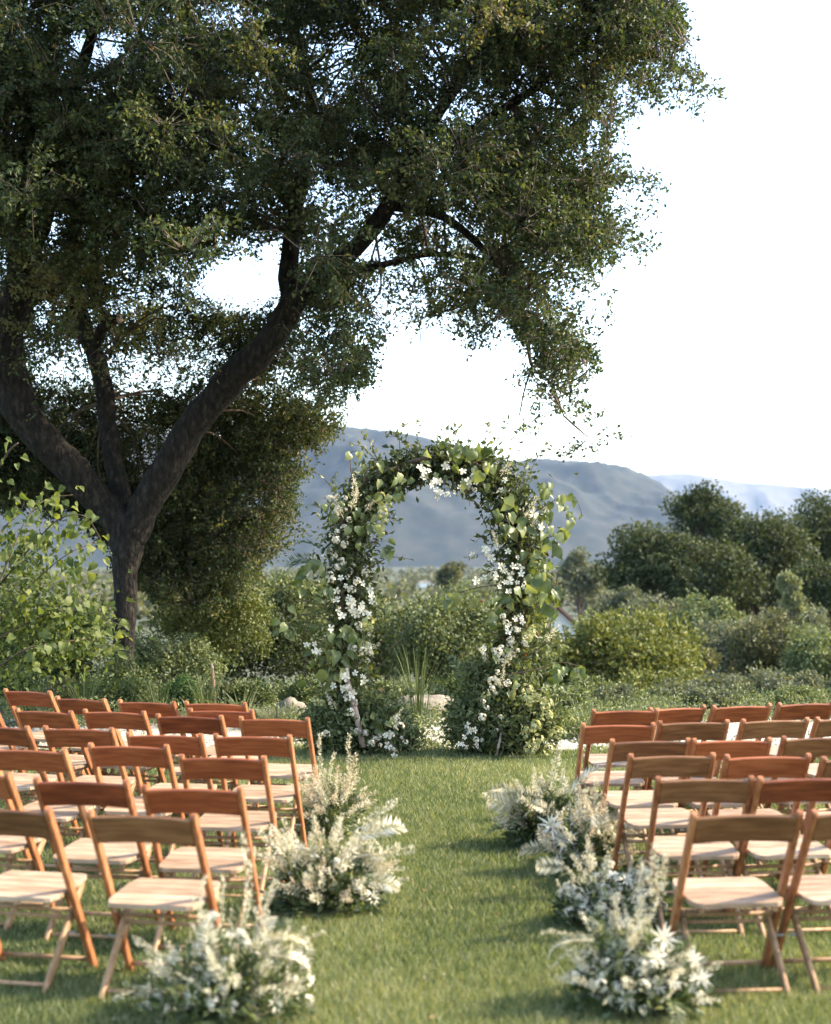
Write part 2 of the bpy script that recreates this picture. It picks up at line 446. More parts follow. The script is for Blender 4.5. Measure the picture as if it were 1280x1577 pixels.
def mountain(name, prof, d, depth, seed, nx, ny, mat='mountain'):
    """terrain ridge whose crest stands d metres off; prof = crest heights (photo px)"""
    px = np.array([p[0] for p in prof], float); py = np.array([p[1] for p in prof], float)
    xs = np.linspace((px[0] - CX) * d / F, (px[-1] - CX) * d / F, nx)
    vs = np.linspace(0, 1, ny)                            # 0 at the foot, 0.62 crest, 1 back foot
    crest = CAMZ - (np.interp(xs * F / d + CX, px, py) - HY) * d / F
    V = np.zeros((ny, nx, 3))
    amp = crest.max()
    for j, v in enumerate(vs):
        y = d + (v - 0.62) * depth
        prof_v = np.sin(min(v / 0.62, 1) * np.pi / 2) ** 1.25 if v <= 0.62 else np.cos((v - 0.62) / 0.38 * np.pi / 2) ** 1.2
        for i, x in enumerate(xs):
            q = Vector((x / 330.0, y / 520.0, seed))
            rid = 1 - abs(mnoise.noise(q)) * 2
            rid2 = 1 - abs(mnoise.noise(q * 2.7 + Vector((5, 1, 0)))) * 2
            rid3 = mnoise.noise(q * 9.0)
            k = 1 - abs(v - 0.62) / 0.62
            edge = max(0.0, min(1.0, abs(v - 0.62) / 0.22))
            z = -18 + (crest[i] + 18) * prof_v
            z += (crest[i] + 18) * edge * prof_v * min(0.0, 0.17 * (rid - .95) + 0.12 * (rid2 - .95) + 0.06 * rid3)
            z += amp * 0.012 * mnoise.noise(q * 14.0) * prof_v + amp * .008 * mnoise.noise(q * 33.0) * prof_v
            V[j, i] = (x, y, max(z, -17.0))
    j, i = np.meshgrid(np.arange(ny - 1), np.arange(nx - 1), indexing='ij')
    a = (j * nx + i).ravel()
    Fq = np.stack([a, a + 1, a + nx + 1, a + nx], 1)
    o = link(name, np_mesh(name, V.reshape(-1, 3), Fq, None, True), M[mat])
    tag(o, kind='structure')
mountain('mountain', [(-700, 800), (-300, 640), (0, 600), (200, 650), (330, 690), (430, 680), (470, 664), (505, 656), (560, 658), (600, 664), (640, 671), (700, 686), (750, 702), (790, 711), (830, 705), (870, 709), (905, 709), (950, 716), (990, 730), (1015, 742), (1040, 764), (1070, 795), (1120, 835), (1200, 868), (1400, 872)], 4100, 1700, 1.7, 300, 70)
mountain('far_mountain', [(300, 800), (700, 760), (900, 738), (1000, 731), (1060, 729), (1110, 737), (1160, 744), (1220, 748), (1290, 755), (1500, 765), (1900, 800)], 9300, 1500, 8.3, 150, 30, 'haze_tinted_hills')

hz = MB(); hz.box((0, 5190, 264), (9000, 10500, 2 * 286.0))
m, nt, out = new_mat('haze_air')
pv = nd(nt, 'ShaderNodeVolumePrincipled')
pv.inputs['Color'].default_value = (0.42, 0.62, 1.0, 1)
pv.inputs['Density'].default_value = 0.000038
pv.inputs['Anisotropy'].default_value = 0.2
nt.links.new(pv.outputs[0], out.inputs['Volume'])
tag(hz.build('haze', m), 'pale blue haze over the valley', 'haze', kind='stuff')

# ------------------------------------------------------------------ the oak
def pnpoly(px, py, poly):
    inside = np.zeros(len(px), bool)
    n = len(poly); j = n - 1
    for i in range(n):
        xi, yi = poly[i]; xj, yj = poly[j]
        c = ((yi > py) != (yj > py))
        if yi != yj:
            c &= px < (xj - xi) * (py - yi) / (yj - yi) + xi
        inside ^= c; j = i
    return inside

CROWN = [(-420, -420), (990, -420), (1060, -80), (1040, 10), (1060, 55), (1085, 95), (1092, 140), (1078, 190), (1040, 185), (1012, 165), (985, 185), (978, 225),
         (1012, 275), (1036, 300), (1030, 345), (1004, 398), (962, 400), (934, 425), (938, 475), (915, 510), (912, 560), (925, 620), (938, 665), (925, 700),
         (870, 712), (810, 692), (790, 640), (800, 590), (818, 560), (800, 515), (760, 500), (722, 540), (690, 522), (655, 470), (642, 500), (612, 540), (575, 560),
         (540, 600), (520, 640), (492, 680), (460, 700), (440, 760), (462, 800), (442, 850), (400, 890), (340, 930), (260, 950), (215, 905), (150, 815), (80, 780), (0, 770), (-420, 760)]
DENS = [(375, 435, 88, 52, 0.02), (430, 395, 40, 40, 0.1), (150, 72, 60, 36, 0.12), (352, 22, 62, 30, 0.25), (270, 142, 32, 24, 0.25), (18, 205, 22, 22, 0.25),
        (505, 300, 45, 26, 0.25), (565, 385, 42, 24, 0.12), (610, 455, 60, 50, 0.35), (470, 560, 60, 70, 0.55), (125, 590, 130, 80, 0.42), (70, 350, 30, 36, 0.4),
        (300, 590, 70, 60, 0.5), (980, 300, 70, 100, 0.55), (1040, 120, 70, 80, 0.5), (880, 640, 80, 85, 0.62), (800, 600, 40, 50, 0.25), (985, 212, 42, 46, 0.12), (935, 245, 45, 26, 0.4), (955, 150, 34, 40, 0.35), (470, 730, 30, 40, 0.4),
        (560, 510, 80, 50, 0.5), (700, 350, 60, 24, 0.55), (390, 800, 110, 120, 0.5), (290, 800, 60, 60, .65), (330, 690, 60, 60, 0.7), (270, 900, 60, 40, .55), (850, 560, 50, 40, 0.7), (240, 690, 40, 50, 0.35), (800, 150, 40, 30, 0.5), (880, 470, 60, 50, 0.6), (740, 500, 40, 40, 0.5)]
def crown_density(px, py):
    d = np.ones(len(px))
    for cx, cy, rx, ry, v in DENS:
        r = np.sqrt(((px - cx) / rx) ** 2 + ((py - cy) / ry) ** 2)
        w = np.clip((1.15 - r) / 0.5, 0, 1)
        d = np.minimum(d, 1 - w * (1 - v))
    return d

def build_oak():
    g = np.random.default_rng(21)
    root = thing('oak_tree', ground_at(190, 19.5), 'huge spreading oak with dark leaning trunk and broad crown behind the left chairs', 'tree')
    inv = -root.location
    limbs = {
        'trunk': ([(188, 1085, 19.5, .26), (189, 1020, 19.5, .17), (191, 960, 19.5, .165), (193, 900, 19.5, .185), (197, 860, 19.5, .22), (201, 815, 19.5, .33), (203, 795, 19.5, .30)], 18, 'bark'),
        'right': ([(203, 830, 19.5, .26), (224, 775, 19.4, .25), (262, 712, 19.3, .235), (303, 648, 19.2, .23), (350, 590, 19.0, .215), (400, 545, 18.8, .20), (434, 500, 18.7, .19), (456, 462, 18.6, .18), (482, 432, 18.5, .15)], 16, 'bark'),
        'right_up': ([(450, 478, 18.65, .13), (444, 430, 18.7, .13), (447, 380, 18.8, .12), (455, 320, 18.9, .10), (470, 240, 19.1, .085), (478, 150, 19.3, .07), (455, 40, 19.5, .05), (440, -120, 19.8, .03)], 10, 'bark'),
        'right_out': ([(472, 448, 18.5, .13), (515, 410, 18.3, .125), (560, 368, 18.0, .12), (598, 318, 17.7, .11), (632, 240, 17.4, .09), (690, 150, 17.2, .07), (760, 50, 17.0, .05), (820, -80, 16.9, .03)], 10, 'bark'),
        'right_low': ([(490, 432, 18.5, .06), (530, 419, 18.6, .055), (568, 412, 18.7, .05), (606, 404, 18.8, .045), (660, 392, 18.9, .035), (730, 396, 18.9, .03), (800, 430, 18.8, .022)], 8, 'bark'),
        'right_far': ([(600, 318, 17.7, .08), (655, 260, 17.6, .07), (735, 195, 17.4, .06), (825, 135, 17.2, .05), (890, 80, 17.1, .04), (925, 62, 17.0, .034), (962, 70, 17.0, .028), (1010, 88, 16.9, .02), (1062, 112, 16.9, .012)], 8, 'bark'),
        'right_hang': ([(600, 318, 17.8, .06), (680, 332, 17.6, .055), (752, 392, 17.4, .045), (795, 452, 17.3, .034), (812, 520, 17.25, .026), (820, 565, 17.2, .02), (850, 592, 17.2, .014), (868, 640, 17.2, .009)], 8, 'bark'),
        'hang_fork': ([(820, 563, 17.2, .014), (808, 600, 17.2, .010), (800, 640, 17.2, .007)], 6, 'bark'),
        'dangling': ([(640, 470, 18.3, .011), (646, 500, 18.3, .009), (649, 538, 18.3, .004)], 5, 'bark'),
        'left': ([(200, 838, 19.5, .24), (178, 800, 19.5, .25), (140, 755, 19.4, .245), (98, 708, 19.3, .24), (55, 662, 19.2, .25), (20, 610, 19.1, .28), (8, 540, 19.0, .28), (22, 470, 19.0, .26), (38, 410, 19.0, .24), (32, 355, 19.0, .22), (5, 300, 19.0, .19), (-40, 210, 19.0, .15), (-90, 80, 19.0, .1), (-110, -80, 19.0, .06)], 14, 'bark'),
        'left_up': ([(30, 420, 19.0, .15), (70, 330, 18.9, .12), (90, 220, 18.7, .1), (130, 90, 18.4, .08), (180, -60, 18.2, .05)], 10, 'bark'),
        'middle': ([(198, 812, 19.6, .15), (185, 760, 19.7, .14), (172, 700, 19.8, .135), (166, 650, 19.9, .13), (160, 600, 20.0, .125), (150, 555, 20.0, .13), (132, 512, 20.0, .125), (118, 460, 20.1, .11), (110, 400, 20.2, .1), (125, 310, 20.4, .08), (160, 230, 20.8, .06), (170, 100, 21, .04)], 10, 'bark'),
        'stub': ([(150, 530, 19.9, .085), (158, 505, 19.8, .085), (172, 494, 19.7, .08), (184, 491, 19.6, .072)], 9, 'bark'),
    }
    samples = []
    for nm, (pts, n, mat) in limbs.items():
        path, rad = smooth_path([P(*p[:3]) for p in pts], [p[3] * (.86 if n > 10 else .95) for p in pts], 5)
        mb = MB(); mb.tube([p + inv for p in path], rad, n, True, 0.22 if n > 8 else 0.1, len(nm))
        mb.build('trunk' if nm == 'trunk' else 'limb', M[mat], root, True)
        if nm not in ('trunk', 'stub', 'dangling'):
            k0 = len(path) // 3
            samples += [(p, r) for p, r in list(zip(path, rad))[k0:]]
    e0, e1 = P(183.5, 491, 19.6), P(186, 490.6, 19.59)
    mb = MB(); mb.tube([e0 + inv, e1 + inv], [.066, .05], 9, True, .2); o = mb.build('cut_end', M['birch'], root); o['label'] = 'pale cut end of the short dead limb'
    SP = np.array([tuple(p) for p, r in samples])

    # clumps of twigs
    n_c = 1150
    cs = []
    while len(cs) < n_c:
        px = g.uniform(-400, 1095, 400); py = g.uniform(-400, 950, 400)
        ok = pnpoly(px, py, CROWN) & (g.random(400) < np.clip(crown_density(px, py) + 0.02, 0, 1))
        ok &= (px > -120) | (g.random(400) < 0.45)
        ok &= (py > -120) | (g.random(400) < 0.45)
        for x, y in zip(px[ok], py[ok]):
            d = 18.8 + g.normal() * 1.7
            if y < 300: d -= 0.8
            if x > 780: d = 17.2 + g.normal() * 0.9
            if y > 620 and x < 500: d = 20.6 + abs(g.normal()) * 0.9      # low foliage hangs behind the trunk
            elif x < 230 and y > 480: d = 20.4 + abs(g.normal()) * 1.1
            elif x < 480 and y > 400: d = 19.9 + abs(g.normal()) * 1.1
            cs.append(tuple(P(x, y, d)))
    cs = cs[:n_c]
    low = []
    while len(low) < 130:                              # drooping boughs behind and right of the trunk
        x, y = g.uniform(215, 470), g.uniform(620, 940)
        if pnpoly(np.array([x]), np.array([y]), CROWN)[0]: low.append(tuple(P(x, y, 20.3 + abs(g.normal()) * 1.2)))
    while len(low) < 200:
        low.append(tuple(P(g.uniform(-60, 190), g.uniform(600, 800), 20.8 + abs(g.normal()) * .8)))
    veil = []
    while len(veil) < 75:                              # boughs that hang in front of the left limbs
        x, y = g.uniform(-80, 260), g.uniform(130, 560)
        if g.random() < .25 + .75 * (y < 380): veil.append(tuple(P(x, y, 17.4 + g.normal() * .5)))
    low = low + veil
    cs += low; n_c = len(cs)
    C = np.array(cs)
    cr = g.uniform(0.42, 0.78, n_c)
    br = MB()
    for c, r in zip(C[:-len(low)], cr):
        k = int(np.argmin(((SP - c) ** 2).sum(1)))
        a = Vector(SP[k]); b = Vector(c)
        L = (b - a).length
        if L > 1.7: continue
        mx_ = (a + b) / 2; qx = np.array([mx_.x * F / mx_.y + CX, b.x * F / b.y + CX]); qy = np.array([HY - (mx_.z - CAMZ) * F / mx_.y, HY - (b.z - CAMZ) * F / b.y])
        if crown_density(qx, qy).min() < 0.5 or not pnpoly(qx, qy, CROWN).all(): continue
        mid = a.lerp(b, 0.5) + Vector(g.normal(size=3)) * 0.10 * L + Vector((0, 0, 0.08 * L))
        pts, rr = smooth_path([a, mid, b], [min(0.045, 0.010 + 0.006 * L), 0.012, 0.004], 3)
        br.tube([p + inv for p in pts], rr, 5, False)
    br.build('branches', M['twig'], root, True, kind='stuff')
    # twigs: from inside each clump outwards, tips a little drooping
    tw = 16
    ci = np.repeat(np.arange(n_c), tw)
    dirs = rand_dirs(len(ci), g); dirs[:, 2] = dirs[:, 2] * 0.75 + 0.08
    A = C[ci] + dirs * (cr[ci] * 0.12)[:, None]
    ln = cr[ci] * g.uniform(0.6, 1.15, len(ci))
    B = A + dirs * ln[:, None]
    Mid = (A + B) / 2 + g.normal(size=A.shape) * 0.05 + np.array([0, 0, 0.05])
    B[:, 2] -= 0.10 * ln
    lp = 38
    ti = np.repeat(np.arange(len(ci)), lp)
    t = g.uniform(0.22, 1.03, len(ti))[:, None]
    Q = A[ti] * (1 - t) ** 2 + 2 * Mid[ti] * t * (1 - t) + B[ti] * t * t
    Q = Q + g.normal(size=Q.shape) * 0.035
    px = Q[:, 0] * F / Q[:, 1] + CX + g.normal(size=len(Q)) * 6; py = HY - (Q[:, 2] - CAMZ) * F / Q[:, 1] + g.normal(size=len(Q)) * 6
    dens = crown_density(px, py)
    # the outline is ragged: sprays stand out from it and bays cut into it
    wx = 13 * np.sin(px * .041 + py * .023) + 11 * np.sin(px * .017 - py * .067 + 2) + 8 * np.sin(py * .13 + px * .05)
    wy = 13 * np.sin(py * .045 - px * .019 + 1) + 10 * np.sin(px * .081 + py * .03) + 8 * np.sin(px * .12 - py * .07)
    keep = pnpoly(px + wx, py + wy, CROWN) & (g.random(len(Q)) < np.clip(dens * 1.1, 0, 1)) & ~((dens < 0.2) & (g.random(len(Q)) < 0.75))
    Q = Q[keep]; ti = ti[keep]
    T = unit(B - A)[ti]
    D = unit(T * 0.5 + rand_dirs(len(Q), g) * 0.9)
    N = unit(rand_dirs(len(Q), g) + np.array([0.25, -0.1, 0.6]))
    L = g.uniform(0.040, 0.070, len(Q)); W = L * g.uniform(0.48, 0.66, len(Q))
    # colour differs from clump to clump and from leaf to leaf
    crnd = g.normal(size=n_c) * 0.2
    crnd[n_c - len(low):] += 0.16                      # low and front boughs coloured lighter to lift their shade
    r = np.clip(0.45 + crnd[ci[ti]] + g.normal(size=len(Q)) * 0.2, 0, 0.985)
    r[g.random(len(Q)) < 0.006] = 1.0
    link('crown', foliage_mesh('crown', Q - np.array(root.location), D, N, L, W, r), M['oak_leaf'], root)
    # twigs as thin three sided rods
    tpx = B[:, 0] * F / B[:, 1] + CX; tpy = HY - (B[:, 2] - CAMZ) * F / B[:, 1]
    twx = 13 * np.sin(tpx * .041 + tpy * .023) + 11 * np.sin(tpx * .017 - tpy * .067 + 2) + 8 * np.sin(tpy * .13 + tpx * .05)
    twy = 13 * np.sin(tpy * .045 - tpx * .019 + 1) + 10 * np.sin(tpx * .081 + tpy * .03) + 8 * np.sin(tpx * .12 - tpy * .07)
    kt = pnpoly(tpx + twx, tpy + twy, CROWN) & (crown_density(tpx, tpy) > 0.12) & (g.random(len(B)) < 0.85)
    a, m_, b = A[kt] - np.array(root.location), Mid[kt] - np.array(root.location), B[kt] - np.array(root.location)
    V = []
    offs = np.array([[1, 0, 0], [-.5, .6, .6], [-.5, -.6, -.6]])
    for pt, rr in ((a, 0.0075), (m_, 0.0055), (b, 0.0025)):
        V.append(pt[:, None, :] + offs[None] * rr)
    V = np.concatenate(V, 1).reshape(-1, 3)
    q = []
    for s in (0, 3):
        for k in range(3):
            q.append([s + k, s + (k + 1) % 3, s + 3 + (k + 1) % 3, s + 3 + k])
    Fq = (np.arange(len(a))[:, None, None] * 9 + np.array(q)[None]).reshape(-1, 4)
    link('twigs', np_mesh('twigs', V, Fq), M['twig'], root, kind='stuff')
build_oak()

# ------------------------------------------------------------------ trees and shrubs behind
def crown_arrays(g, c, half, n_lobes, n_leaves, leaf, lobe=(0.34, 0.52), flat_bottom=True):
    hx, hy, hz_ = half
    D = rand_dirs(n_lobes, g)
    D[:, 2] = np.abs(D[:, 2]) * np.where(g.random(n_lobes) < 0.72, 1, -1)
    rad = g.uniform(0.42, 0.78, n_lobes)[:, None]
    LC = D * rad * np.array([hx, hy, hz_])
    LC[0] = 0
    LR = g.uniform(*lobe, n_lobes) * (hx * hy * hz_) ** (1 / 3)
    wgt = LR ** 2; wgt /= wgt.sum()
    li = g.choice(n_lobes, n_leaves, p=wgt)
    d = rand_dirs(n_leaves, g)
    rr = (0.45 + 0.55 * g.random(n_leaves) ** 0.55)
    # twiggy tufts on each lobe give an uneven edge
    tuft = 1 + 0.30 * np.sin(d[:, 0] * 7 + li) * np.sin(d[:, 1] * 6 + 2 * li) + 0.24 * np.sin(d[:, 2] * 11 + 3 * li) * np.sin(d[:, 0] * 13 - li)
    Q = LC[li] + d * (LR[li] * rr * tuft)[:, None]
    Dl = unit(d * 0.5 + rand_dirs(n_leaves, g))
    N = unit(d * 0.7 + rand_dirs(n_leaves, g) + np.array([0, 0, .3]))
    L = leaf * g.uniform(0.7, 1.3, n_leaves)
    rnd = np.clip(0.45 + 0.12 * g.normal(size=n_lobes)[li] + 0.2 * g.normal(size=n_leaves), 0, 1)
    return Q + np.array(c), Dl, N, L, L * 0.62, rnd, LC + np.array(c), LR

TREE_K = 1.0
def bg_tree(name, label, cat, px, py, w, h, d, mat, n_leaves, leaf, n_lobes=16, group=None, seed=0, trunk=True, lobe=(0.34, 0.52)):
    g = np.random.default_rng(1000 + seed)
    c = P(px, py, d)
    base = Vector((c.x, c.y, ground_z(c.x, c.y)))
    half = (w / 2 * d / F, w / 2 * d / F * 0.85, h / 2 * d / F)
    root = thing(name, base, label, cat, group)
    Q, Dl, N, L, W, r, LC, LR = crown_arrays(g, tuple(c - base), half, n_lobes, n_leaves, leaf, lobe)
    ok = Q[:, 2] > 0.02
    shrub = cat in ('shrub', 'bush', 'plant')
    link('foliage' if shrub else 'crown', foliage_mesh('foliage', Q[ok], Dl[ok], N[ok], L[ok], W[ok], r[ok]), M[mat], root)
    if trunk:
        mb = MB(); th = max((c - base).z, 0.3); tr = max(0.02, half[0] * 0.07)
        mb.tube([(0, 0, -0.1), (0.02 * th, 0.01 * th, th * 0.4), (-0.03 * th, 0, th), (0.02 * th, 0, th + half[2] * 0.5)], [tr * 1.3, tr, tr * .75, tr * .3], 8, True, 0.1)
        mb.build('stem' if shrub else 'trunk', M['far_bark'], root, True)
        lm_ = MB()
        for k in range(min(8, n_lobes)):
            a = Vector((0, 0, th * g.uniform(0.45, 0.9))); b = Vector(LC[k])
            lm_.tube([a, a.lerp(b, .5) + Vector((0, 0, .05 * th)), b], [tr * .5, tr * .35, tr * .12], 5, False)
        lm_.build('limbs', M['far_bark'], root, True, kind='stuff')
    return root

G1 = 'dark oaks on the slope to the right'
TREES = [
 ('oak_tree', 'rounded dark oak, leftmost of the dark oaks, its left side sloping down to the valley', 'tree', 1005, 890, 165, 190, 78, 'dark_oak', 17000, .19, 26, G1),
 ('oak_tree', 'tallest dark oak on the slope, its loose top rising above the far ridge', 'tree', 1080, 808, 130, 145, 82, 'dark_oak', 9500, .19, 20, G1),
 ('oak_tree', 'broad dark oak right of the tallest oak, with lit lumpy top', 'tree', 1165, 870, 190, 220, 80, 'dark_oak', 19000, .19, 30, G1),
 ('oak_tree', 'dark oak at the right edge of the picture, its crown reaching the far ridge', 'tree', 1268, 860, 180, 220, 84, 'dark_oak', 17000, .19, 28, G1),
 ('oak_tree', 'low dark oak in deep shade under the tallest oak', 'tree', 1085, 900, 190, 160, 77, 'dark_oak', 14000, .19, 20, G1),
 ('oak_tree', 'lower dark oak at the right edge beneath the lumpy crowns', 'tree', 1275, 925, 130, 170, 72, 'dark_oak', 11000, .18, 18, G1),
 ('broadleaf_tree', 'hazy grey green tree standing left of the dark oaks beyond the arch', 'tree', 893, 888, 86, 92, 120, 'grey_green', 7000, .25, 14, None),
 ('broadleaf_tree', 'smaller hazy grey tree just right of the arch above the house roof', 'tree', 850, 912, 60, 60, 118, 'grey_green', 3500, .25, 9, None),
 ('poplar_tree', 'pale green slender tree standing in front of the shaded right oaks', 'tree', 1220, 912, 52, 90, 60, 'pale_green', 2600, .15, 10, None),
 ('broadleaf_tree', 'small blurred tree far out in the valley seen through the arch', 'tree', 698, 888, 52, 52, 240, 'olive', 2600, .5, 10, None),
]
for i, t in enumerate(TREES):
    t = list(t); t[11] = int(t[11] * 1.9)
    bg_tree(*t[:12], group=t[12], seed=i, lobe=(.2, .38))
G2 = 'shrubs on the slope beyond the garden'
SHRUBS = [
 ('shrub', 'large yellow green shrub right of the arch, behind the right chair block', 'shrub', 968, 1042, 262, 185, 38, 'yellow_green', 15000, .12, 26),
 ('shrub', 'yellow green shrub touching the right leg of the arch from behind', 'shrub', 862, 1050, 110, 150, 38, 'yellow_green', 6500, .11, 16),
 ('shrub', 'dull olive shrub above the large yellow green shrub', 'shrub', 1082, 960, 120, 80, 58, 'soft_green', 5500, .15, 14),
 ('shrub', 'grey brush in the middle of the right slope', 'shrub', 1130, 1010, 130, 110, 52, 'grey_green', 6500, .13, 16),
 ('shrub', 'dark olive shrub right of the grey brush', 'shrub', 1185, 1010, 120, 130, 50, 'olive', 6500, .13, 16),
 ('shrub', 'soft green shrub at the right edge behind the last chairs', 'shrub', 1268, 1022, 120, 130, 44, 'soft_green', 6500, .12, 16),
 ('shrub', 'greyish scrub between the house and the dark oaks', 'shrub', 965, 945, 120, 60, 66, 'grey_green', 4200, .16, 12),
 ('shrub', 'big soft green shrub framed inside the arch', 'shrub', 690, 1000, 190, 190, 28, 'soft_green', 15000, .075, 26),
 ('shrub', 'soft green shrub behind the left leg of the arch', 'shrub', 585, 1000, 150, 180, 30, 'soft_green', 10000, .08, 20),
 ('shrub', 'tall soft green shrub behind the right leg of the arch', 'shrub', 790, 1005, 130, 170, 30, 'soft_green', 8000, .08, 18),
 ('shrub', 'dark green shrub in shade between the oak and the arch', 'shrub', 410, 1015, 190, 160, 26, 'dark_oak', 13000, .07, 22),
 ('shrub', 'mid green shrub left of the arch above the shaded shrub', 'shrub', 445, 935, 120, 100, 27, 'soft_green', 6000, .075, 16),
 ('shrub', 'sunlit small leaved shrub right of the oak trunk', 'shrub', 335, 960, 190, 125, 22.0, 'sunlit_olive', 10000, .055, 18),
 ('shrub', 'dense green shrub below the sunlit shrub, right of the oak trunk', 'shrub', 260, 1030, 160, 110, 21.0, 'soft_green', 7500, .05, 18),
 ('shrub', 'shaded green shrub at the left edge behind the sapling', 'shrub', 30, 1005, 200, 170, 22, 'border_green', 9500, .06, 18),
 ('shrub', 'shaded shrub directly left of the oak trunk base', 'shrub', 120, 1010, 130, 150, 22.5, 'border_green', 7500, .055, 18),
 ('shrub', 'light green low shrub just right of the arch base behind the chairs', 'shrub', 905, 1078, 90, 60, 19.5, 'soft_green', 4200, .05, 14),
 ('shrub', 'round bright green garden bush right of the oak trunk base', 'bush', 278, 1073, 54, 54, 17.2, 'bright_green', 3800, .035, 14),
 ('shrub', 'pale grey low scrub behind the right chairs, at the foot of the slope', 'shrub', 1150, 1072, 160, 66, 30, 'grey_green', 5200, .08, 14),
 ('shrub', 'pale grey low scrub in the bottom right corner of the slope', 'shrub', 1265, 1074, 110, 66, 30, 'grey_green', 3600, .08, 12),
 ('shrub', 'dull green shrub on the slope left of the grey brush', 'shrub', 1050, 1030, 110, 90, 46, 'olive', 5000, .12, 14),
 ('shrub', 'soft green shrub under the white house', 'shrub', 930, 990, 100, 70, 60, 'soft_green', 4200, .14, 12),
 ('shrub', 'grey green shrub below the pale slender tree', 'shrub', 1225, 965, 110, 80, 62, 'grey_green', 4500, .14, 12),
 ('shrub', 'wide olive scrub at the foot of the tallest dark oak', 'shrub', 1040, 965, 150, 70, 70, 'olive', 4500, .16, 14),
 ('shrub', 'soft green scrub in the gap between arch and white house', 'shrub', 805, 965, 80, 80, 75, 'soft_green', 3600, .17, 12),
 ('shrub', 'yellowish low shrub at the foot of the large yellow green shrub', 'shrub', 1010, 1075, 160, 60, 34, 'yellow_green', 5200, .09, 14),
 ('shrub', 'low grey green scrub behind the empty gap in the right back row', 'shrub', 1050, 1078, 120, 60, 30, 'grey_green', 3600, .08, 12),
]
BORDER = [(25, 62, 'border_green', 'dark leafy plant at the far left of the border'), (85, 50, 'olive', 'dull border plant below the sapling tips'), (150, 58, 'border_green', 'dark border plant in front of the oak trunk'), (215, 50, 'border_green', 'dark plant left of the round bright bush'), (182, 96, 'border_green', 'tall leafy plant growing against the oak trunk base'),
 (345, 44, 'olive', 'dull low plant right of the stake'), (385, 40, 'border_green', 'dark low plant left of the grey boulder'), (470, 46, 'border_green', 'dark low plant between the tan boulder and the arch'), (610, 40, 'soft_green', 'small plant left of the flat boulder'), (705, 46, 'border_green', 'dark low plant right of the flat boulder'),
 (872, 44, 'soft_green', 'pale leafy plant at the right foot of the arch'), (935, 30, 'grey_green', 'grey low plant behind the first right back row chair'), (1095, 26, 'grey_green', 'grey low plant behind the third right back row chair'), (1232, 24, 'soft_green', 'pale green low plant near the right edge')]
for i, (px_, h_, m_, l_) in enumerate(BORDER):
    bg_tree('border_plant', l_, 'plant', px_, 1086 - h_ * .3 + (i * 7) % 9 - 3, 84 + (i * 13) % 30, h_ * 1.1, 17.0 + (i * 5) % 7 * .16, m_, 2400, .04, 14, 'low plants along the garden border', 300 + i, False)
for i, t in enumerate(SHRUBS):
    t = list(t); t[5] *= 1.2; t[6] *= 1.16; t[11] = int(t[11] * 1.8); t[9] = int(t[9] * 1.15)
    bg_tree(*t, group=G2, seed=100 + i, trunk=False, lobe=(.18, .40))

def far_wood():
    g = np.random.default_rng(77)
    Qs = []
    for k in range(520):
        d = g.uniform(300, 1900); px = g.uniform(-100, 1380)
        x = (px - CX) * d / F; s = g.uniform(3, 7)
        n = 80
        q = rand_dirs(n, g) * (s * g.random((n, 1)) ** .4) * np.array([1.3, 1.0, .8]) + np.array([x, d, ground_z(x, d) + s * .7])
        Qs.append(q)
    Q = np.concatenate(Qs); n = len(Q)
    me = foliage_mesh('distant_wood', Q, rand_dirs(n, g), rand_dirs(n, g), g.uniform(1.4, 2.6, n), g.uniform(1.0, 1.8, n), g.random(n))
    tag(link('distant_wood', me, M['olive']), 'hazy far off woods on the valley floor', 'wood', kind='stuff')
far_wood()

def house(name, label, c, rz, w, l, eave, ridge, detail=True, roof='roof'):
    root = thing(name, c, label, 'house', None, rz)
    mb = MB()                                             # walls with gables: ridge runs along local x
    a, b = l / 2, w / 2
    mb.add([(-a, -b, -1), (a, -b, -1), (a, b, -1), (-a, b, -1), (-a, -b, eave), (a, -b, eave), (a, b, eave), (-a, b, eave), (-a, 0, ridge), (a, 0, ridge)],
           [(0, 1, 5, 4), (2, 3, 7, 6), (1, 2, 6, 9, 5), (3, 0, 4, 8, 7)])
    mb.build('wall', M['wall'], root)
    for s in (-1, 1):
        rb = MB(); o = 0.35; t = 0.16
        dz = (ridge - eave) / b
        p0 = Vector((0, 0, ridge + 0.03)); p1 = Vector((0, s * (b + o), eave - dz * o + 0.03))
        vs = []
        for q in (p0, p1):
            for x in (-a - o, a + o):
                vs += [Vector((x, q.y, q.z)), Vector((x, q.y, q.z + t))]
        rb.add(vs, [(0, 2, 6, 4), (1, 5, 7, 3), (0, 1, 3, 2), (4, 6, 7, 5), (0, 4, 5, 1), (2, 3, 7, 6)])
        rb.build('roof', M[roof], root)
    if detail:
        for y in (-b * .5, b * .5):
            wb = MB(); wb.box((a + 0.02, y, eave * .45), (0.08, 0.9, 1.1)); wb.build('window', M['glass'], root)
hc = P(884, 952, 78)
house('house', 'low white house with terracotta roof, half hidden by the yellow green shrub beside the arch', Vector((hc.x - 2.0, hc.y, ground_z(hc.x, hc.y))), R(-78), 4.6, 7.0, 3.2, 5.3)
hc = P(656, 889, 900)
house('house', 'tiny white building far out on the valley floor seen through the arch', Vector((hc.x, hc.y, ground_z(hc.x, hc.y) + 1)), R(10), 5, 8, 1.6, 2.6, False, 'rock')

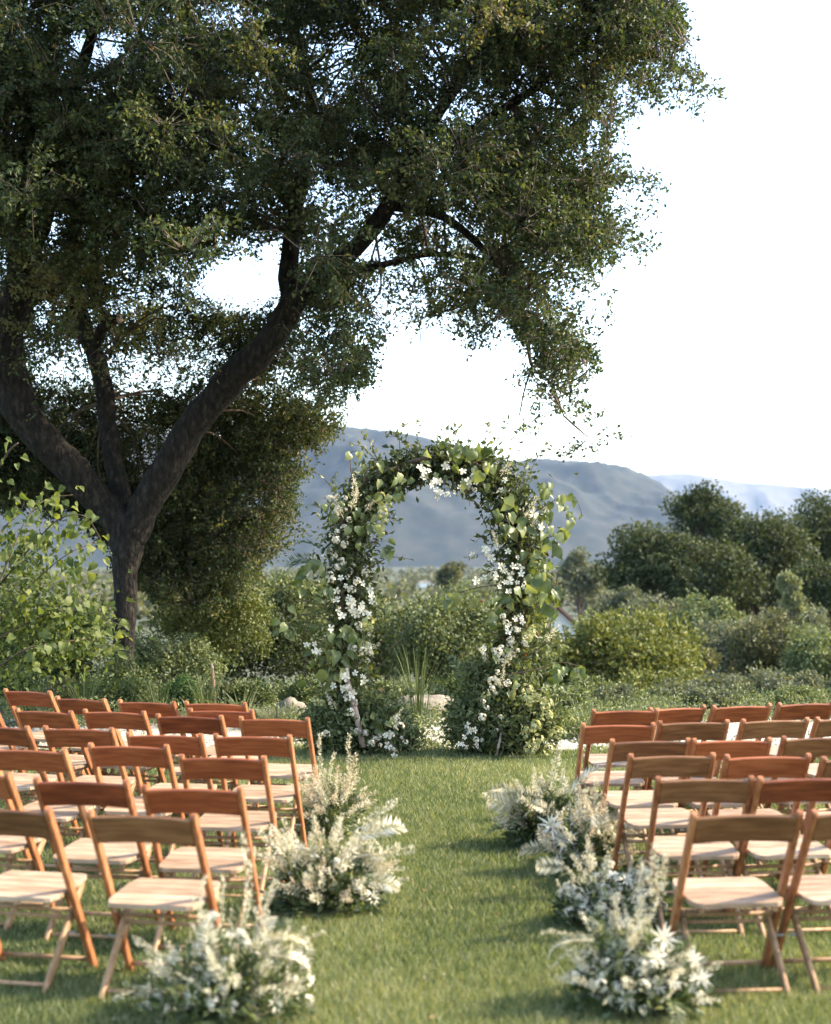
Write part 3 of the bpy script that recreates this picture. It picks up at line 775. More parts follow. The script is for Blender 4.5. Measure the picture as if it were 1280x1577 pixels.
# ------------------------------------------------------------------ garden border: boulders, grasses, stake
def boulder(label, px, py, w, h, d, seed):
    import bmesh
    bm = bmesh.new(); bmesh.ops.create_icosphere(bm, subdivisions=3, radius=1)
    hx, hz_ = w / 2 * d / F, h * d / F
    for v in bm.verts:
        n = 1 + 0.28 * mnoise.noise(v.co * 1.4 + Vector((seed, 0, 0))) + 0.10 * mnoise.noise(v.co * 3.7 + Vector((0, seed, 0))) + 0.04 * mnoise.noise(v.co * 9)
        v.co = Vector((v.co.x * hx * n, v.co.y * hx * .8 * n, v.co.z * hz_ * n * .9))
    me = bpy.data.meshes.new('boulder'); bm.to_mesh(me); bm.free()
    me.polygons.foreach_set('use_smooth', [True] * len(me.polygons))
    o = link('boulder', me, M['rock'])
    o.location = ground_at(px, d) + Vector((0, 0, hz_ * 0.12))
    tag(o, label, 'boulder', 'boulders in the border behind the arch')
boulder('tan rounded boulder beside the arch, right one of the pair left of its base', 447, 1080, 52, 26, 16.6, 1)
boulder('grey boulder left of the tan boulder, behind the left back row', 408, 1085, 50, 18, 16.2, 2)
boulder('broad flat grey boulder seen through the arch', 655, 1085, 118, 26, 17.0, 5)
boulder('small grey boulder at the left inside foot of the arch', 588, 1090, 40, 18, 16.9, 8)

def grass_clump(label, px, d, h, n, spread, seed, mat='border_green', w=0.012):
    g = np.random.default_rng(seed)
    root = ground_at(px, d)
    a = g.random(n) * 2 * np.pi; r = g.random(n) * spread * .3
    B = np.stack([np.cos(a) * r, np.sin(a) * r, np.zeros(n)], 1)
    out = np.stack([np.cos(a), np.sin(a), np.zeros(n)], 1)
    hh = h * g.uniform(.55, 1.05, n)[:, None]; sp = spread * g.uniform(.15, 1.0, n)[:, None]
    S = np.stack([-np.sin(a), np.cos(a), np.zeros(n)], 1)
    rows = []
    for t, ww in ((0, 1), (.4, .9), (.75, .6), (1.0, .08)):
        c = B + out * sp * t ** 1.8 + np.array([0, 0, 1]) * hh * (t - .22 * t * t * (sp / h)) 
        rows += [c - S * w * ww / 2, c + S * w * ww / 2]
    V = np.stack(rows, 1).reshape(-1, 3)
    q = np.array([[0, 1, 3, 2], [2, 3, 5, 4], [4, 5, 7, 6]])
    Fq = (np.arange(n)[:, None, None] * 8 + q[None]).reshape(-1, 4)
    o = link('grass_clump', np_mesh('grass_clump', V, Fq, np.repeat(g.random(n), 8)), M[mat])
    o.location = root
    tag(o, label, 'ornamental grass', 'grass clumps in the garden border')
grass_clump('tall upright grass clump in front of the flat boulder inside the arch', 645, 16.0, .95, 46, .32, 1)
grass_clump('grass clump with thin arching blades beside the stake', 318, 16.4, .55, 60, .35, 2)
grass_clump('thin grass clump behind the left back row below the oak', 130, 16.4, .55, 70, .4, 3)
grass_clump('sparse grass clump left of the boulders with a few bent pale blades', 372, 16.3, .42, 24, .4, 4, 'pale_green')
grass_clump('grass clump at the far left behind the leftmost chairs', 40, 16.0, .5, 60, .4, 5)
grass_clump('fine grass clump right of the round bush', 245, 16.2, .5, 60, .35, 6)
grass_clump('low grass clump on the gravel right of the arch', 905, 15.0, .3, 60, .3, 7, 'soft_green')
grass_clump('short grass tuft in front of the grey boulder', 425, 15.2, .32, 120, .35, 8, 'grey_green')

st = thing('garden_stake', ground_at(331, 17.0), 'thin reddish wooden stake in the border right of the oak', 'stake')
mb = MB(); mb.tube([(0, 0, 0), (-.012, 0, .25), (-.03, 0, .5)], [.022, .02, .014], 7); mb.build('shaft', M['stake'], st)
mb = MB(); mb.tube([(-.03, 0, .5), (-.035, 0, .56)], [.017, .004], 7); mb.build('tip', M['birch'], st)

# low plants on and along the gravel
def low_cover():
    g = np.random.default_rng(9)
    Qs = []
    for px, d, w, h, n in [(600, 14.6, .5, .16, 700), (650, 15.4, .5, .14, 600), (720, 14.4, .35, .15, 500), (885, 14.6, .4, .25, 1100), (930, 15.6, .6, .28, 1200), (1000, 15.8, .7, .22, 900), (430, 15.6, .5, .22, 900),
                           (470, 14.8, .4, .25, 700), (350, 15.4, .6, .3, 900), (250, 15.6, .6, .3, 900), (150, 15.6, .7, .3, 900), (40, 15.8, .7, .3, 900), (1080, 16, .8, .2, 700), (1200, 16, .9, .2, 700), (680, 16.3, .8, .18, 700), (560, 16, .5, .3, 800), (640, 13.75, .5, .07, 500), (610, 13.9, .35, .1, 400)] + [(860 + 38 * k, 17.6 + .35 * (k % 3), .6, .07 + .05 * (k * 7 % 5), 420) for k in range(13)] + [(-20 + 42 * k, 17.5 + .3 * (k % 3), .8, .24 + .06 * (k % 3), 900) for k in range(12)]:
        c = np.array(ground_at(px, d))
        q = rand_dirs(n, g) * g.random((n, 1)) ** .5 * np.array([w, w * .6, h]); q[:, 2] = np.abs(q[:, 2]) + .01
        Qs.append(q + c)
    Q = np.concatenate(Qs); n = len(Q)
    me = foliage_mesh('ground_cover', Q, unit(rand_dirs(n, g) + np.array([0, 0, .6])), rand_dirs(n, g), g.uniform(.025, .06, n), g.uniform(.012, .026, n), np.clip(g.normal(.5, .25, n), 0, 1))
    tag(link('ground_cover', me, M['soft_green']), 'low leafy ground cover along the gravel path', 'ground cover', kind='stuff')
low_cover()

# ------------------------------------------------------------------ part meshes shared by flowers and sapling
def heart_leaf_mesh(name, mat, var=0):
    # outline from base notch round to the tip, folded at the midrib, margins waving, tip drooping; leaf along +Y, size 1
    half = [(0.0, 0.06), (0.17, -0.01), (0.34, 0.08), (0.43, 0.26), (0.42, 0.45), (0.31, 0.66), (0.15, 0.87), (0.0, 1.06)]
    if var == 1: half = [(x * .82, y) for x, y in half]
    if var == 2: half = [(x * 1.08, y * .95 + .02) for x, y in half]
    cup = (0.55, 0.75, -0.35)[var]; droop = (0.42, 0.25, 0.55)[var]; wave = (0.05, 0.07, 0.06)[var]
    V = []
    def put(x, y, k=1): V.append((x * .92, y - .1 * y * y, cup * x * x * 1.6 + 0.16 * abs(x) - droop * y * y + k * wave * math.sin(y * 11 + (3 if x > 0 else 0) + var * 2)))
    n = len(half)
    for x, y in half: put(x, y)
    for x, y in half[1:-1]: put(-x, y)
    m0 = len(V)
    my = [.2, .38, .55, .72, .9]
    for y in my: put(0, y, 0)
    q0 = len(V)
    for y, x in zip(my[:4], (.2, .23, .19, .11)): put(x, y, .3)
    for y, x in zip(my[:4], (.2, .23, .19, .11)): put(-x, y, .3)
    Rr = list(range(n)); Ll = [0] + list(range(n, n + n - 2)) + [n - 1]
    Fc = []
    for side, q in ((Rr, q0), (Ll, q0 + 4)):
        f = [(0, side[1], q, m0), (side[1], side[2], q), (side[2], side[3], q), (side[3], side[4], q + 1, q), (side[4], q + 2, q + 1), (side[4], side[5], q + 2), (side[5], side[6], q + 3, q + 2), (side[6], side[7], m0 + 4, q + 3),
             (q, q + 1, m0 + 1, m0), (q + 1, q + 2, m0 + 2, m0 + 1), (q + 2, q + 3, m0 + 3, m0 + 2), (q + 3, m0 + 4, m0 + 3)]
        Fc += f if side is Rr else [tuple(reversed(t)) for t in f]
    me = bpy.data.meshes.new(name); me.from_pydata(V, [], Fc); me.materials.append(mat)
    me.polygons.foreach_set('use_smooth', [True] * len(me.polygons)); me.update()
    return me

def cards_to_mesh(name, C, D, N, L, W, rnd, mat, stem=None, stem_mat=None, fold=0.2):
    me = foliage_mesh(name, np.asarray(C, float), unit(np.asarray(D, float)), unit(np.asarray(N, float)), L, W, rnd, fold)
    me.materials.append(mat)
    return me

def plume_mesh(name, mat, seed, n=120, width=0.17, loose=1.5):
    """astilbe plume of length 1 along +Z: side sprays that shorten towards the tip"""
    g = np.random.default_rng(seed)
    t = g.uniform(0.12, 1.0, n); a = g.random(n) * 6.283
    reach = width * (1 - t) ** 0.8 * g.uniform(.15, 1.0, n) + 0.012
    C = np.stack([np.cos(a) * reach * .75 + .04 * np.sin(t * 3), np.sin(a) * reach * .75, t + reach * .6], 1)
    D = np.stack([np.cos(a), np.sin(a), 0.7 + 0.3 * g.random(n)], 1) + g.normal(size=(n, 3)) * .35 * loose
    L = g.uniform(.06, .13, n) * (1.15 - .5 * t); W = L * g.uniform(.18, .36, n)
    # stem
    C = np.concatenate([C, np.array([[0, 0, 0.], [0, 0, .3], [.02, 0, .6]])]); D = np.concatenate([D, np.array([[0, 0, 1.], [.04, 0, 1], [.05, 0, 1]])])
    L = np.concatenate([L, [.36, .36, .4]]); W = np.concatenate([W, [.016, .014, .012]])
    return cards_to_mesh(name, C, D, g.normal(size=C.shape), L, W, np.clip(g.normal(.55, .25, len(L)), 0, 1), mat)

def tail_mesh(name, mat, seed, n=190, r=0.05):
    """long fluffy tassel, curved, length 1 along +Z"""
    g = np.random.default_rng(seed)
    t = g.random(n); a = g.random(n) * 6.283
    cx = .10 * np.sin(t * 2.6) + .03 * np.sin(t * 9); cy = .05 * np.sin(t * 4)
    rr = r * (1 - .55 * t) * g.uniform(.3, 1, n) * (0.75 + .35 * np.sin(t * 26))
    C = np.stack([cx + np.cos(a) * rr, cy + np.sin(a) * rr, t], 1)
    D = np.stack([np.cos(a), np.sin(a), .5 + 0 * a], 1) + g.normal(size=(n, 3)) * .4
    return cards_to_mesh(name, C, D, g.normal(size=C.shape), g.uniform(.03, .055, n), g.uniform(.018, .03, n), g.random(n), mat)

def star_mesh(name, mat, seed, n=11):
    """pale spidery leaf: pointed blades from one centre; faces +Z, size 1"""
    g = np.random.default_rng(seed)
    C = []; D = []; N = []; L = []; W = []
    for k in range(n):
        a = 6.283 * k / n + g.normal() * .12
        d = np.array([math.cos(a), math.sin(a), .35 + .2 * g.random()])
        C.append([0, 0, 0]); D.append(d); N.append([0, 0, 1]); L.append(g.uniform(.38, .58)); W.append(.085)
        if k % 2 == 0:
            C.append([0, 0, .02]); D.append([d[0] * .6, d[1] * .6, .8]); N.append([d[0], d[1], -.5]); L.append(g.uniform(.25, .42)); W.append(.07)
    return cards_to_mesh(name, C, D, N, np.array(L), np.array(W), g.uniform(.4, 1, len(L)), mat)

def cluster_mesh(name, mat, seed, n_fl=20, petals=4, r=0.42):
    """ball of small four petalled florets, diameter 1"""
    g = np.random.default_rng(seed)
    C = []; D = []; N = []; L = []; W = []; Rn = []
    for k in range(n_fl):
        o = rand_dirs(1, g)[0]; o[2] = abs(o[2]) * (1 if g.random() < .8 else -1)
        p = o * r * g.uniform(.8, 1.1)
        u = np.cross(o, [0.3, .5, .8]); u /= np.linalg.norm(u); v = np.cross(o, u)
        a0 = g.random() * 6.28; rn = g.random()
        for q in range(petals):
            a = a0 + 6.283 * q / petals
            C.append(p); D.append(u * math.cos(a) + v * math.sin(a) + o * .35); N.append(o); L.append(.19); W.append(.15); Rn.append(rn)
    return cards_to_mesh(name, C, D, N, np.array(L), np.array(W), np.array(Rn), mat, fold=.12)

def orchid_mesh(name, mat, seed):
    """one open five petalled flower facing +Z, size 1: rounded cupped petals round a small lip"""
    g = np.random.default_rng(seed)
    V = []; T = []; Rn = []
    for k in range(5):
        a = 6.283 * k / 5 + .3 + g.normal() * .08
        L = g.uniform(.46, .58); w = .30 if k % 2 else .38; rise = g.uniform(.12, .4); curl = g.uniform(-.25, .15)
        u = np.array([math.cos(a), math.sin(a), 0]); v = np.array([-math.sin(a), math.cos(a), 0])
        b0 = len(V)
        for t, x in ((0.02, 0), (.35, .62), (.35, -.62), (.4, 0), (.72, .98), (.72, -.98), (.75, 0), (.96, .5), (.96, -.5), (1.04, 0)):
            V.append(u * t * L + v * x * w * .5 + np.array([0, 0, rise * t * .5 + curl * t * t * .5 + .10 * abs(x)]))
        Rn += [g.uniform(.3, 1)] * 10
        for f in ((0, 1, 3), (0, 3, 2), (1, 4, 6), (1, 6, 3), (2, 3, 6), (2, 6, 5), (4, 7, 6), (7, 9, 6), (6, 9, 8), (6, 8, 5)): T.append([b0 + i for i in f])
    for k in range(3):
        a = 2.09 * k; b0 = len(V)
        V += [np.array([0, 0, 0.]), np.array([math.cos(a) * .14, math.sin(a) * .14, .12]), np.array([math.cos(a + .8) * .12, math.sin(a + .8) * .12, .2])]; Rn += [0, 0, .1]; T.append([b0, b0 + 1, b0 + 2])
    me = np_mesh(name, np.array(V), np.array(T), np.array(Rn), True)
    me.materials.append(mat)
    return me

def frond_mesh(name, mat, seed, n=26, arch=.35):
    """arching fern frond of length 1 that rises along +Z and bends to +X"""
    g = np.random.default_rng(seed)
    C = []; D = []; N = []; L = []; W = []
    for k in range(n):
        t = .12 + .88 * k / (n - 1)
        p = np.array([arch * t ** 2.2, 0, t - .28 * t ** 3]); tan = np.array([2.2 * arch * t ** 1.2, 0, 1 - .84 * t * t]); tan /= np.linalg.norm(tan)
        nn = np.cross(tan, [0, 1, 0])
        ll = .20 * math.sin(math.pi * min(1, .15 + .85 * t)) + .03
        for s in (-1, 1):
            C.append(p); D.append(np.array([0, s, 0]) + tan * .7 + g.normal(size=3) * .12); N.append(-nn); L.append(ll); W.append(ll * .15)
        C.append(p); D.append(tan); N.append([0, 1, 0]); L.append(.05); W.append(.012)
    return cards_to_mesh(name, C, D, N, np.array(L), np.array(W), g.uniform(0, 1, len(L)), mat)

PM = {
 'plume': [plume_mesh('plume', M['plume'], s) for s in (1, 2, 3)],
 'peach': [plume_mesh('peach_plume', M['peach'], s, 130, .17) for s in (4, 5)],
 'tail': [tail_mesh('tassel', M['plume'], s) for s in (6, 7)],
 'star': [star_mesh('star_leaf', M['white'], s) for s in (8, 9)],
 'cluster': [cluster_mesh('flower_cluster', M['white'], s) for s in (10, 11, 12)],
 'lime': [cluster_mesh('hydrangea', M['lime'], s, 24) for s in (13, 14)],
 'orchid': [orchid_mesh('orchid', M['white'], s) for s in (15, 16)],
 'frond': [frond_mesh('fern_frond', M['plume'], s) for s in (17, 18)],
 'green_frond': [frond_mesh('green_frond', M['arrange_leaf'], s, 22, .4) for s in (19, 20)],
}
NAMES = {'plume': 'plume', 'peach': 'plume', 'tail': 'tassel', 'star': 'star_leaf', 'cluster': 'flower_cluster', 'lime': 'hydrangea', 'orchid': 'orchid', 'frond': 'fern_frond', 'green_frond': 'fern_frond'}
HEART = [heart_leaf_mesh('heart_leaf', M['big_leaf'], v) for v in range(3)]
HEART2 = [heart_leaf_mesh('sapling_leaf', M['redbud'], v) for v in range(3)]

def put(kind, parent, loc, direc, size, g, roll=None):
    """a part whose local +Z points along direc"""
    me = PM[kind][int(g.integers(len(PM[kind])))]
    o = bpy.data.objects.new(NAMES[kind], me); COL.objects.link(o); o.parent = parent
    q = Vector(direc).to_track_quat('Z', 'Y')
    r = g.random() * 6.283 if roll is None else roll
    o.matrix_local = Matrix.Translation(Vector(loc)) @ q.to_matrix().to_4x4() @ Matrix.Rotation(r, 4, 'Z') @ Matrix.Diagonal((size, size, size, 1))
    return o

def put_leaf(me, name, parent, loc, along, nrm, size):
    y = Vector(along).normalized(); z = Vector(nrm); z = (z - y * z.dot(y))
    if z.length < 1e-3: z = y.orthogonal()
    z.normalize(); x = y.cross(z)
    o = bpy.data.objects.new(name, random.choice(me)); COL.objects.link(o); o.parent = parent
    o.matrix_local = Matrix(((x.x * size, y.x * size, z.x * size, loc[0]), (x.y * size, y.y * size, z.y * size, loc[1]), (x.z * size, y.z * size, z.z * size, loc[2]), (0, 0, 0, 1)))
    return o

# ------------------------------------------------------------------ the floral arch
def build_arch():
    g = np.random.default_rng(42)
    D0 = 13.25
    root = thing('floral_arch', ground_at(650, D0), 'arch of branches covered in green leaves and white flowers at the far end of aisle', 'arch')
    inv = -root.location
    key = [(548, 1160), (538, 1100), (532, 1040), (535, 980), (540, 915), (536, 855), (540, 800), (565, 758), (608, 730), (655, 715), (705, 714), (750, 728), (785, 765), (800, 815), (806, 870), (802, 930), (790, 990), (785, 1050), (780, 1110), (772, 1160)]
    hw = [48, 46, 44, 46, 48, 48, 48, 40, 34, 30, 38, 44, 50, 52, 52, 48, 42, 46, 62, 70]
    pts = [P(x, y, D0) for x, y in key]
    path, half = smooth_path(pts, [h * D0 / F for h in hw], 6)
    path = [p + inv for p in path]
    PA = np.array([tuple(p) for p in path]); HA = np.array(half)
    # woven branches
    for k in range(5):
        b = MB(); ph = k * 1.3
        seg = path if k < 3 else path[(k - 3) * 40:(k - 3) * 40 + 70]
        q = [p + Vector((math.sin(i * .21 + ph) * .07, math.cos(i * .17 + ph) * .09, math.sin(i * .13 + 2 * ph) * .05)) for i, p in enumerate(seg)]
        b.tube(q, [.022 - .012 * abs(i / len(q) - .5) for i in range(len(q))], 6, True, .15, k)
        b.build('branch', M['twig'], root, True)
    b = MB(); pp = [P(559, 1150, D0 - .2), P(551, 1110, D0 - .22), P(544, 1080, D0 - .24), P(536, 1050, D0 - .2), P(533, 1010, D0 - .1)]
    b.tube([p + inv for p in pp], [.028, .026, .024, .022, .018], 8, True, .2); o = b.build('branch', M['birch'], root, True); o['label'] = 'pale pinkish bare branch at the left foot'
    b = MB(); pp = [P(764, 1165, D0 - .25), P(770, 1140, D0 - .25), P(778, 1090, D0 - .1)]
    b.tube([p + inv for p in pp], [.014, .012, .01], 6, True, .2); b.build('branch', M['birch'], root, True)
    for a in ([(590, 740), (560, 735), (540, 742)], [(700, 715), (722, 690), (733, 660)], [(770, 760), (800, 745), (812, 740)], [(600, 1000), (618, 985), (622, 955)], [(860, 880), (845, 985), (870, 975)], [(800, 1020), (850, 985), (852, 980)]):
        b = MB(); b.tube([P(x, y, D0 - .1) + inv for x, y in a], [.007, .005, .003], 5); b.build('branch', M['twig'], root)

    # small leaves
    n = 23000
    i = g.integers(0, len(PA), n)
    off = rand_dirs(n, g) * (g.random((n, 1)) ** .55)
    Q = PA[i] + off * HA[i][:, None] * np.array([1.0, .9, 1.0]) * (0.84 + 0.3 * np.sin(i * .9)[:, None] + .38 * (g.random((n, 1)) < .13))
    Q[:, 2] = np.where(Q[:, 2] < .02, np.abs(Q[:, 2]) + .02, Q[:, 2])
    # drooping bits under the top
    N = unit(off + rand_dirs(n, g)); D = unit(off * .4 + rand_dirs(n, g) + np.array([0, 0, -.4]))
    L = g.uniform(.03, .085, n); W = L * g.uniform(.36, .6, n)
    patch = np.sin(PA[i][:, 2] * 4.1 + PA[i][:, 0] * 3) * .16
    dark = -.15 * ((PA[i][:, 2] > 2.3) & (PA[i][:, 0] < .1))
    r = np.clip(.45 + patch + dark + g.normal(size=n) * .22, 0, 1)
    link('foliage', foliage_mesh('foliage', Q, D, N, L, W, r), M['arch_leaf'], root, kind='stuff')
    # bases: bushy greenery round both feet
    Qs = []
    for px, py, w, h, m_ in [(540, 1120, 70, 55, 3800), (505, 1120, 48, 45, 1800), (590, 1120, 50, 50, 2200), (625, 1140, 30, 30, 500), (780, 1110, 80, 62, 5000), (725, 1115, 46, 52, 2400), (835, 1110, 42, 50, 1500), (740, 1060, 40, 50, 1200), (770, 1060, 60, 60, 2200)]:
        c = P(px, py, D0) + inv
        q = rand_dirs(m_, g) * g.random((m_, 1)) ** .5 * np.array([w * D0 / F, w * D0 / F * .7, h * D0 / F]) + np.array(c)
        q[:, 2] = np.abs(q[:, 2]) + .01
        Qs.append(q)
    Q = np.concatenate(Qs); m_ = len(Q)
    link('base_foliage', foliage_mesh('base_foliage', Q, unit(rand_dirs(m_, g) + np.array([0, 0, .3])), rand_dirs(m_, g), g.uniform(.03, .075, m_), g.uniform(.016, .036, m_), np.clip(g.normal(.42, .25, m_), 0, 1)), M['soft_green'], root, kind='stuff')

    # large heart shaped leaves
    def bl(px, py, size, dd=None):
        d = D0 - .3 + g.normal() * .12 if dd is None else dd
        p = P(px, py, d) + inv
        al = Vector((g.normal() * .5, -.35 + g.normal() * .3, -1.0 + g.random() * .7)); nr = Vector((g.normal() * .6 + .3, -1, .4 + g.normal() * .4))
        put_leaf(HEART, 'leaf', root, p, al, nr, size)
    spots = []
    # (region centre, spread, count, size)
    for cx, cy, sx, sy, c, s in [(705, 695, 34, 14, 20, .12), (740, 715, 24, 18, 10, .12), (790, 790, 30, 34, 16, .13), (832, 905, 26, 34, 26, .13), (825, 860, 20, 22, 10, .12), (845, 930, 18, 16, 8, .12),
                                 (770, 925, 26, 22, 9, .12), (757, 945, 20, 14, 6, .12), (560, 770, 26, 18, 8, .10), (512, 785, 12, 26, 10, .09), (600, 835, 10, 22, 6, .11), (585, 815, 14, 14, 5, .10), (470, 885, 14, 24, 9, .12),
                                 (498, 900, 12, 26, 8, .11), (520, 985, 22, 26, 12, .13), (545, 975, 18, 14, 7, .12), (515, 1040, 18, 14, 8, .13), (437, 950, 14, 20, 6, .12), (480, 1000, 12, 20, 5, .10), (700, 920, 12, 18, 8, .12), (860, 1035, 26, 16, 14, .11), (893, 1030, 9, 7, 3, .11),
                                 (838, 758, 14, 14, 5, .12), (870, 770, 24, 16, 8, .11), (882, 795, 16, 10, 5, .10), (855, 825, 16, 18, 9, .13), (845, 790, 14, 14, 5, .12), (600, 745, 30, 14, 8, .10), (650, 735, 30, 12, 8, .09), (555, 810, 20, 20, 5, .10), (590, 1110, 20, 26, 6, .10), (790, 1060, 22, 26, 6, .10), (775, 1010, 20, 20, 4, .11)]:
        for _ in range(c):
            spots.append((cx + g.normal() * sx * .6, cy + g.normal() * sy * .6, s * g.uniform(.58, 1.08)))
    spots += [(540, 697, .09), (553, 695, .08), (563, 716, .1), (581, 712, .11), (657, 694, .09), (480, 870, .1), (468, 1048, .1)]
    for x, y, s in spots[:298]: bl(x, y, s)
    # thin stems that carry the leaves standing clear of the arch
    for a in ([(545, 745), (540, 720), (541, 697), (553, 695)], [(560, 740), (566, 722), (581, 712)], [(800, 800), (830, 785), (860, 768), (885, 765), (897, 795)], [(810, 850), (840, 830), (862, 822)], [(540, 900), (500, 930), (465, 925), (437, 945)], [(780, 1040), (830, 1030), (865, 1020), (897, 1028)], [(770, 900), (735, 905), (702, 915)], [(480, 1060), (470, 1040), (474, 990), (468, 940)]):
        b = MB(); q, r_ = smooth_path([P(x, y, D0 - .25) + inv for x, y in a], [.006, .005, .004, .003, .003][:len(a)], 4); b.tube(q, r_, 5); b.build('stem', M['twig'], root)

    # stray sprigs that stick out of the outline
    for k in range(34):
        i = int(g.integers(8, len(PA) - 8)); p = Vector(PA[i]); o_ = Vector(rand_dirs(1, g)[0]); o_.y *= .4
        tg = (Vector(PA[i + 3]) - Vector(PA[i - 3])).normalized(); o_ = (o_ - tg * o_.dot(tg)).normalized() + Vector((0, 0, .25))
        a = p + o_ * HA[i] * .6; b_ = a + o_ * HA[i] * g.uniform(.7, 1.5) + tg * g.normal() * .12; mid_ = a.lerp(b_, .5) + Vector((0, 0, .06))
        q, r_ = smooth_path([a, mid_, b_], [.004, .003, .0015], 4)
        mb = MB(); mb.tube(q, r_, 4, False); st_ = mb.build('sprig', M['twig'], root)
        m_ = 16; t = g.random(m_); ii = (t * (len(q) - 1)).astype(int)
        Qs_ = np.array([tuple(q[j]) for j in ii]) + g.normal(size=(m_, 3)) * .01
        link('sprig_leaves', foliage_mesh('sprig_leaves', Qs_, unit(rand_dirs(m_, g) + np.array(o_) * .6), rand_dirs(m_, g), g.uniform(.035, .075, m_), g.uniform(.016, .036, m_), np.clip(g.normal(.6, .25, m_), 0, .94)), M['arch_leaf'], st_, kind='stuff')
    # white flowers in clusters
    fl = 0
    for cx, cy, s, c in [(545, 920, 20, 12), (560, 935, 18, 8), (530, 945, 14, 6), (535, 1052, 14, 7), (548, 1040, 10, 4), (470, 1000, 8, 3), (488, 1002, 6, 2), (690, 750, 16, 9), (665, 740, 12, 5), (735, 735, 14, 5), (655, 730, 10, 3), (790, 872, 18, 9), (760, 855, 16, 6), (780, 905, 14, 6), (735, 895, 6, 2), (725, 1120, 8, 3), (718, 1140, 14, 4), (750, 1000, 14, 5), (790, 955, 12, 4), (780, 975, 14, 4), (830, 800, 8, 2), (765, 885, 10, 3), (600, 1140, 12, 4), (775, 745, 8, 2)]:
        for _ in range(c):
            p = P(cx + g.normal() * s * .85, cy + g.normal() * s * .8, D0 - .36 + g.normal() * .08) + inv
            put('orchid', root, p, (g.normal() * .5 + .3, -1, g.normal() * .4 + .2), g.uniform(.042, .082), g)
    # small white floret clusters, left side column and feet
    for cx, cy, sx, sy, c in [(520, 830, 20, 50, 15), (505, 870, 14, 30, 8), (545, 890, 20, 30, 8), (556, 990, 22, 36, 14), (535, 1075, 20, 20, 8), (575, 1140, 26, 18, 6), (780, 985, 22, 40, 14), (765, 1040, 14, 40, 10), (760, 1090, 20, 30, 8), (700, 750, 30, 12, 6), (610, 1130, 20, 20, 6), (545, 1130, 40, 20, 5), (735, 1145, 20, 10, 5), (520, 780, 16, 20, 5), (800, 1000, 14, 20, 5)]:
        for _ in range(c):
            p = P(cx + g.normal() * sx * .6, cy + g.normal() * sy * .6, D0 - .3 + g.normal() * .1) + inv
            p.z = max(p.z, .06)
            put('cluster', root, p, (g.normal() * .4 + .3, -.7, .8), g.uniform(.035, .085), g)
    # lime hydrangeas
    for cx, cy, sx, sy, c in [(822, 1075, 14, 14, 5), (838, 1090, 12, 16, 5), (815, 1130, 14, 12, 5), (830, 1150, 10, 6, 3), (815, 975, 10, 14, 4), (585, 800, 8, 26, 4), (568, 970, 10, 22, 4), (490, 1075, 8, 6, 2), (745, 1075, 5, 5, 1), (590, 785, 8, 10, 3), (850, 1110, 10, 14, 3)]:
        for _ in range(c):
            p = P(cx + g.normal() * sx * .7, cy + g.normal() * sy * .7, D0 - .34 + g.normal() * .08) + inv
            p.z = max(p.z, .07)
            put('lime', root, p, (g.normal() * .4 + .3, -.7, .8), g.uniform(.07, .12), g)
    # plumes and airy sprays
    for cx, cy, dx, dz, s in [(550, 775, -.1, 1, .26), (540, 790, .3, 1, .24), (530, 800, -.4, 1, .22), (560, 790, .5, .6, .2), (805, 805, .5, 1, .26), (815, 825, .3, 1, .22), (770, 735, .6, .8, .2), (835, 990, .9, 1, .22), (770, 1060, .2, 1, .2), (768, 850, -.3, 1, .2), (755, 1020, -.5, .6, .2), (560, 1010, .5, .4, .2), (520, 1095, -.5, .8, .2), (600, 1120, .5, .8, .2), (775, 1030, .4, 1, .22)]:
        p = P(cx, cy, D0 - .32) + inv
        put('plume', root, p, (dx, -.3, dz), s, g)
    for cx, cy, dx, dz, s in [(500, 870, -1, .35, .4), (490, 860, -1, .1, .38), (500, 850, -.8, .7, .34), (510, 800, -.6, 1, .3), (620, 1090, .5, 1, .3), (700, 1090, -.5, 1, .35), (720, 1050, -.6, 1, .35), (505, 925, -1, .1, .36), (480, 960, -1, -.3, .34), (850, 1090, .8, .8, .26), (600, 1080, .5, 1, .3), (520, 760, -.4, 1, .26)]:
        p = P(cx, cy, D0 - .15) + inv
        put('green_frond', root, p, (dx, -.2, dz), s, g)
build_arch()

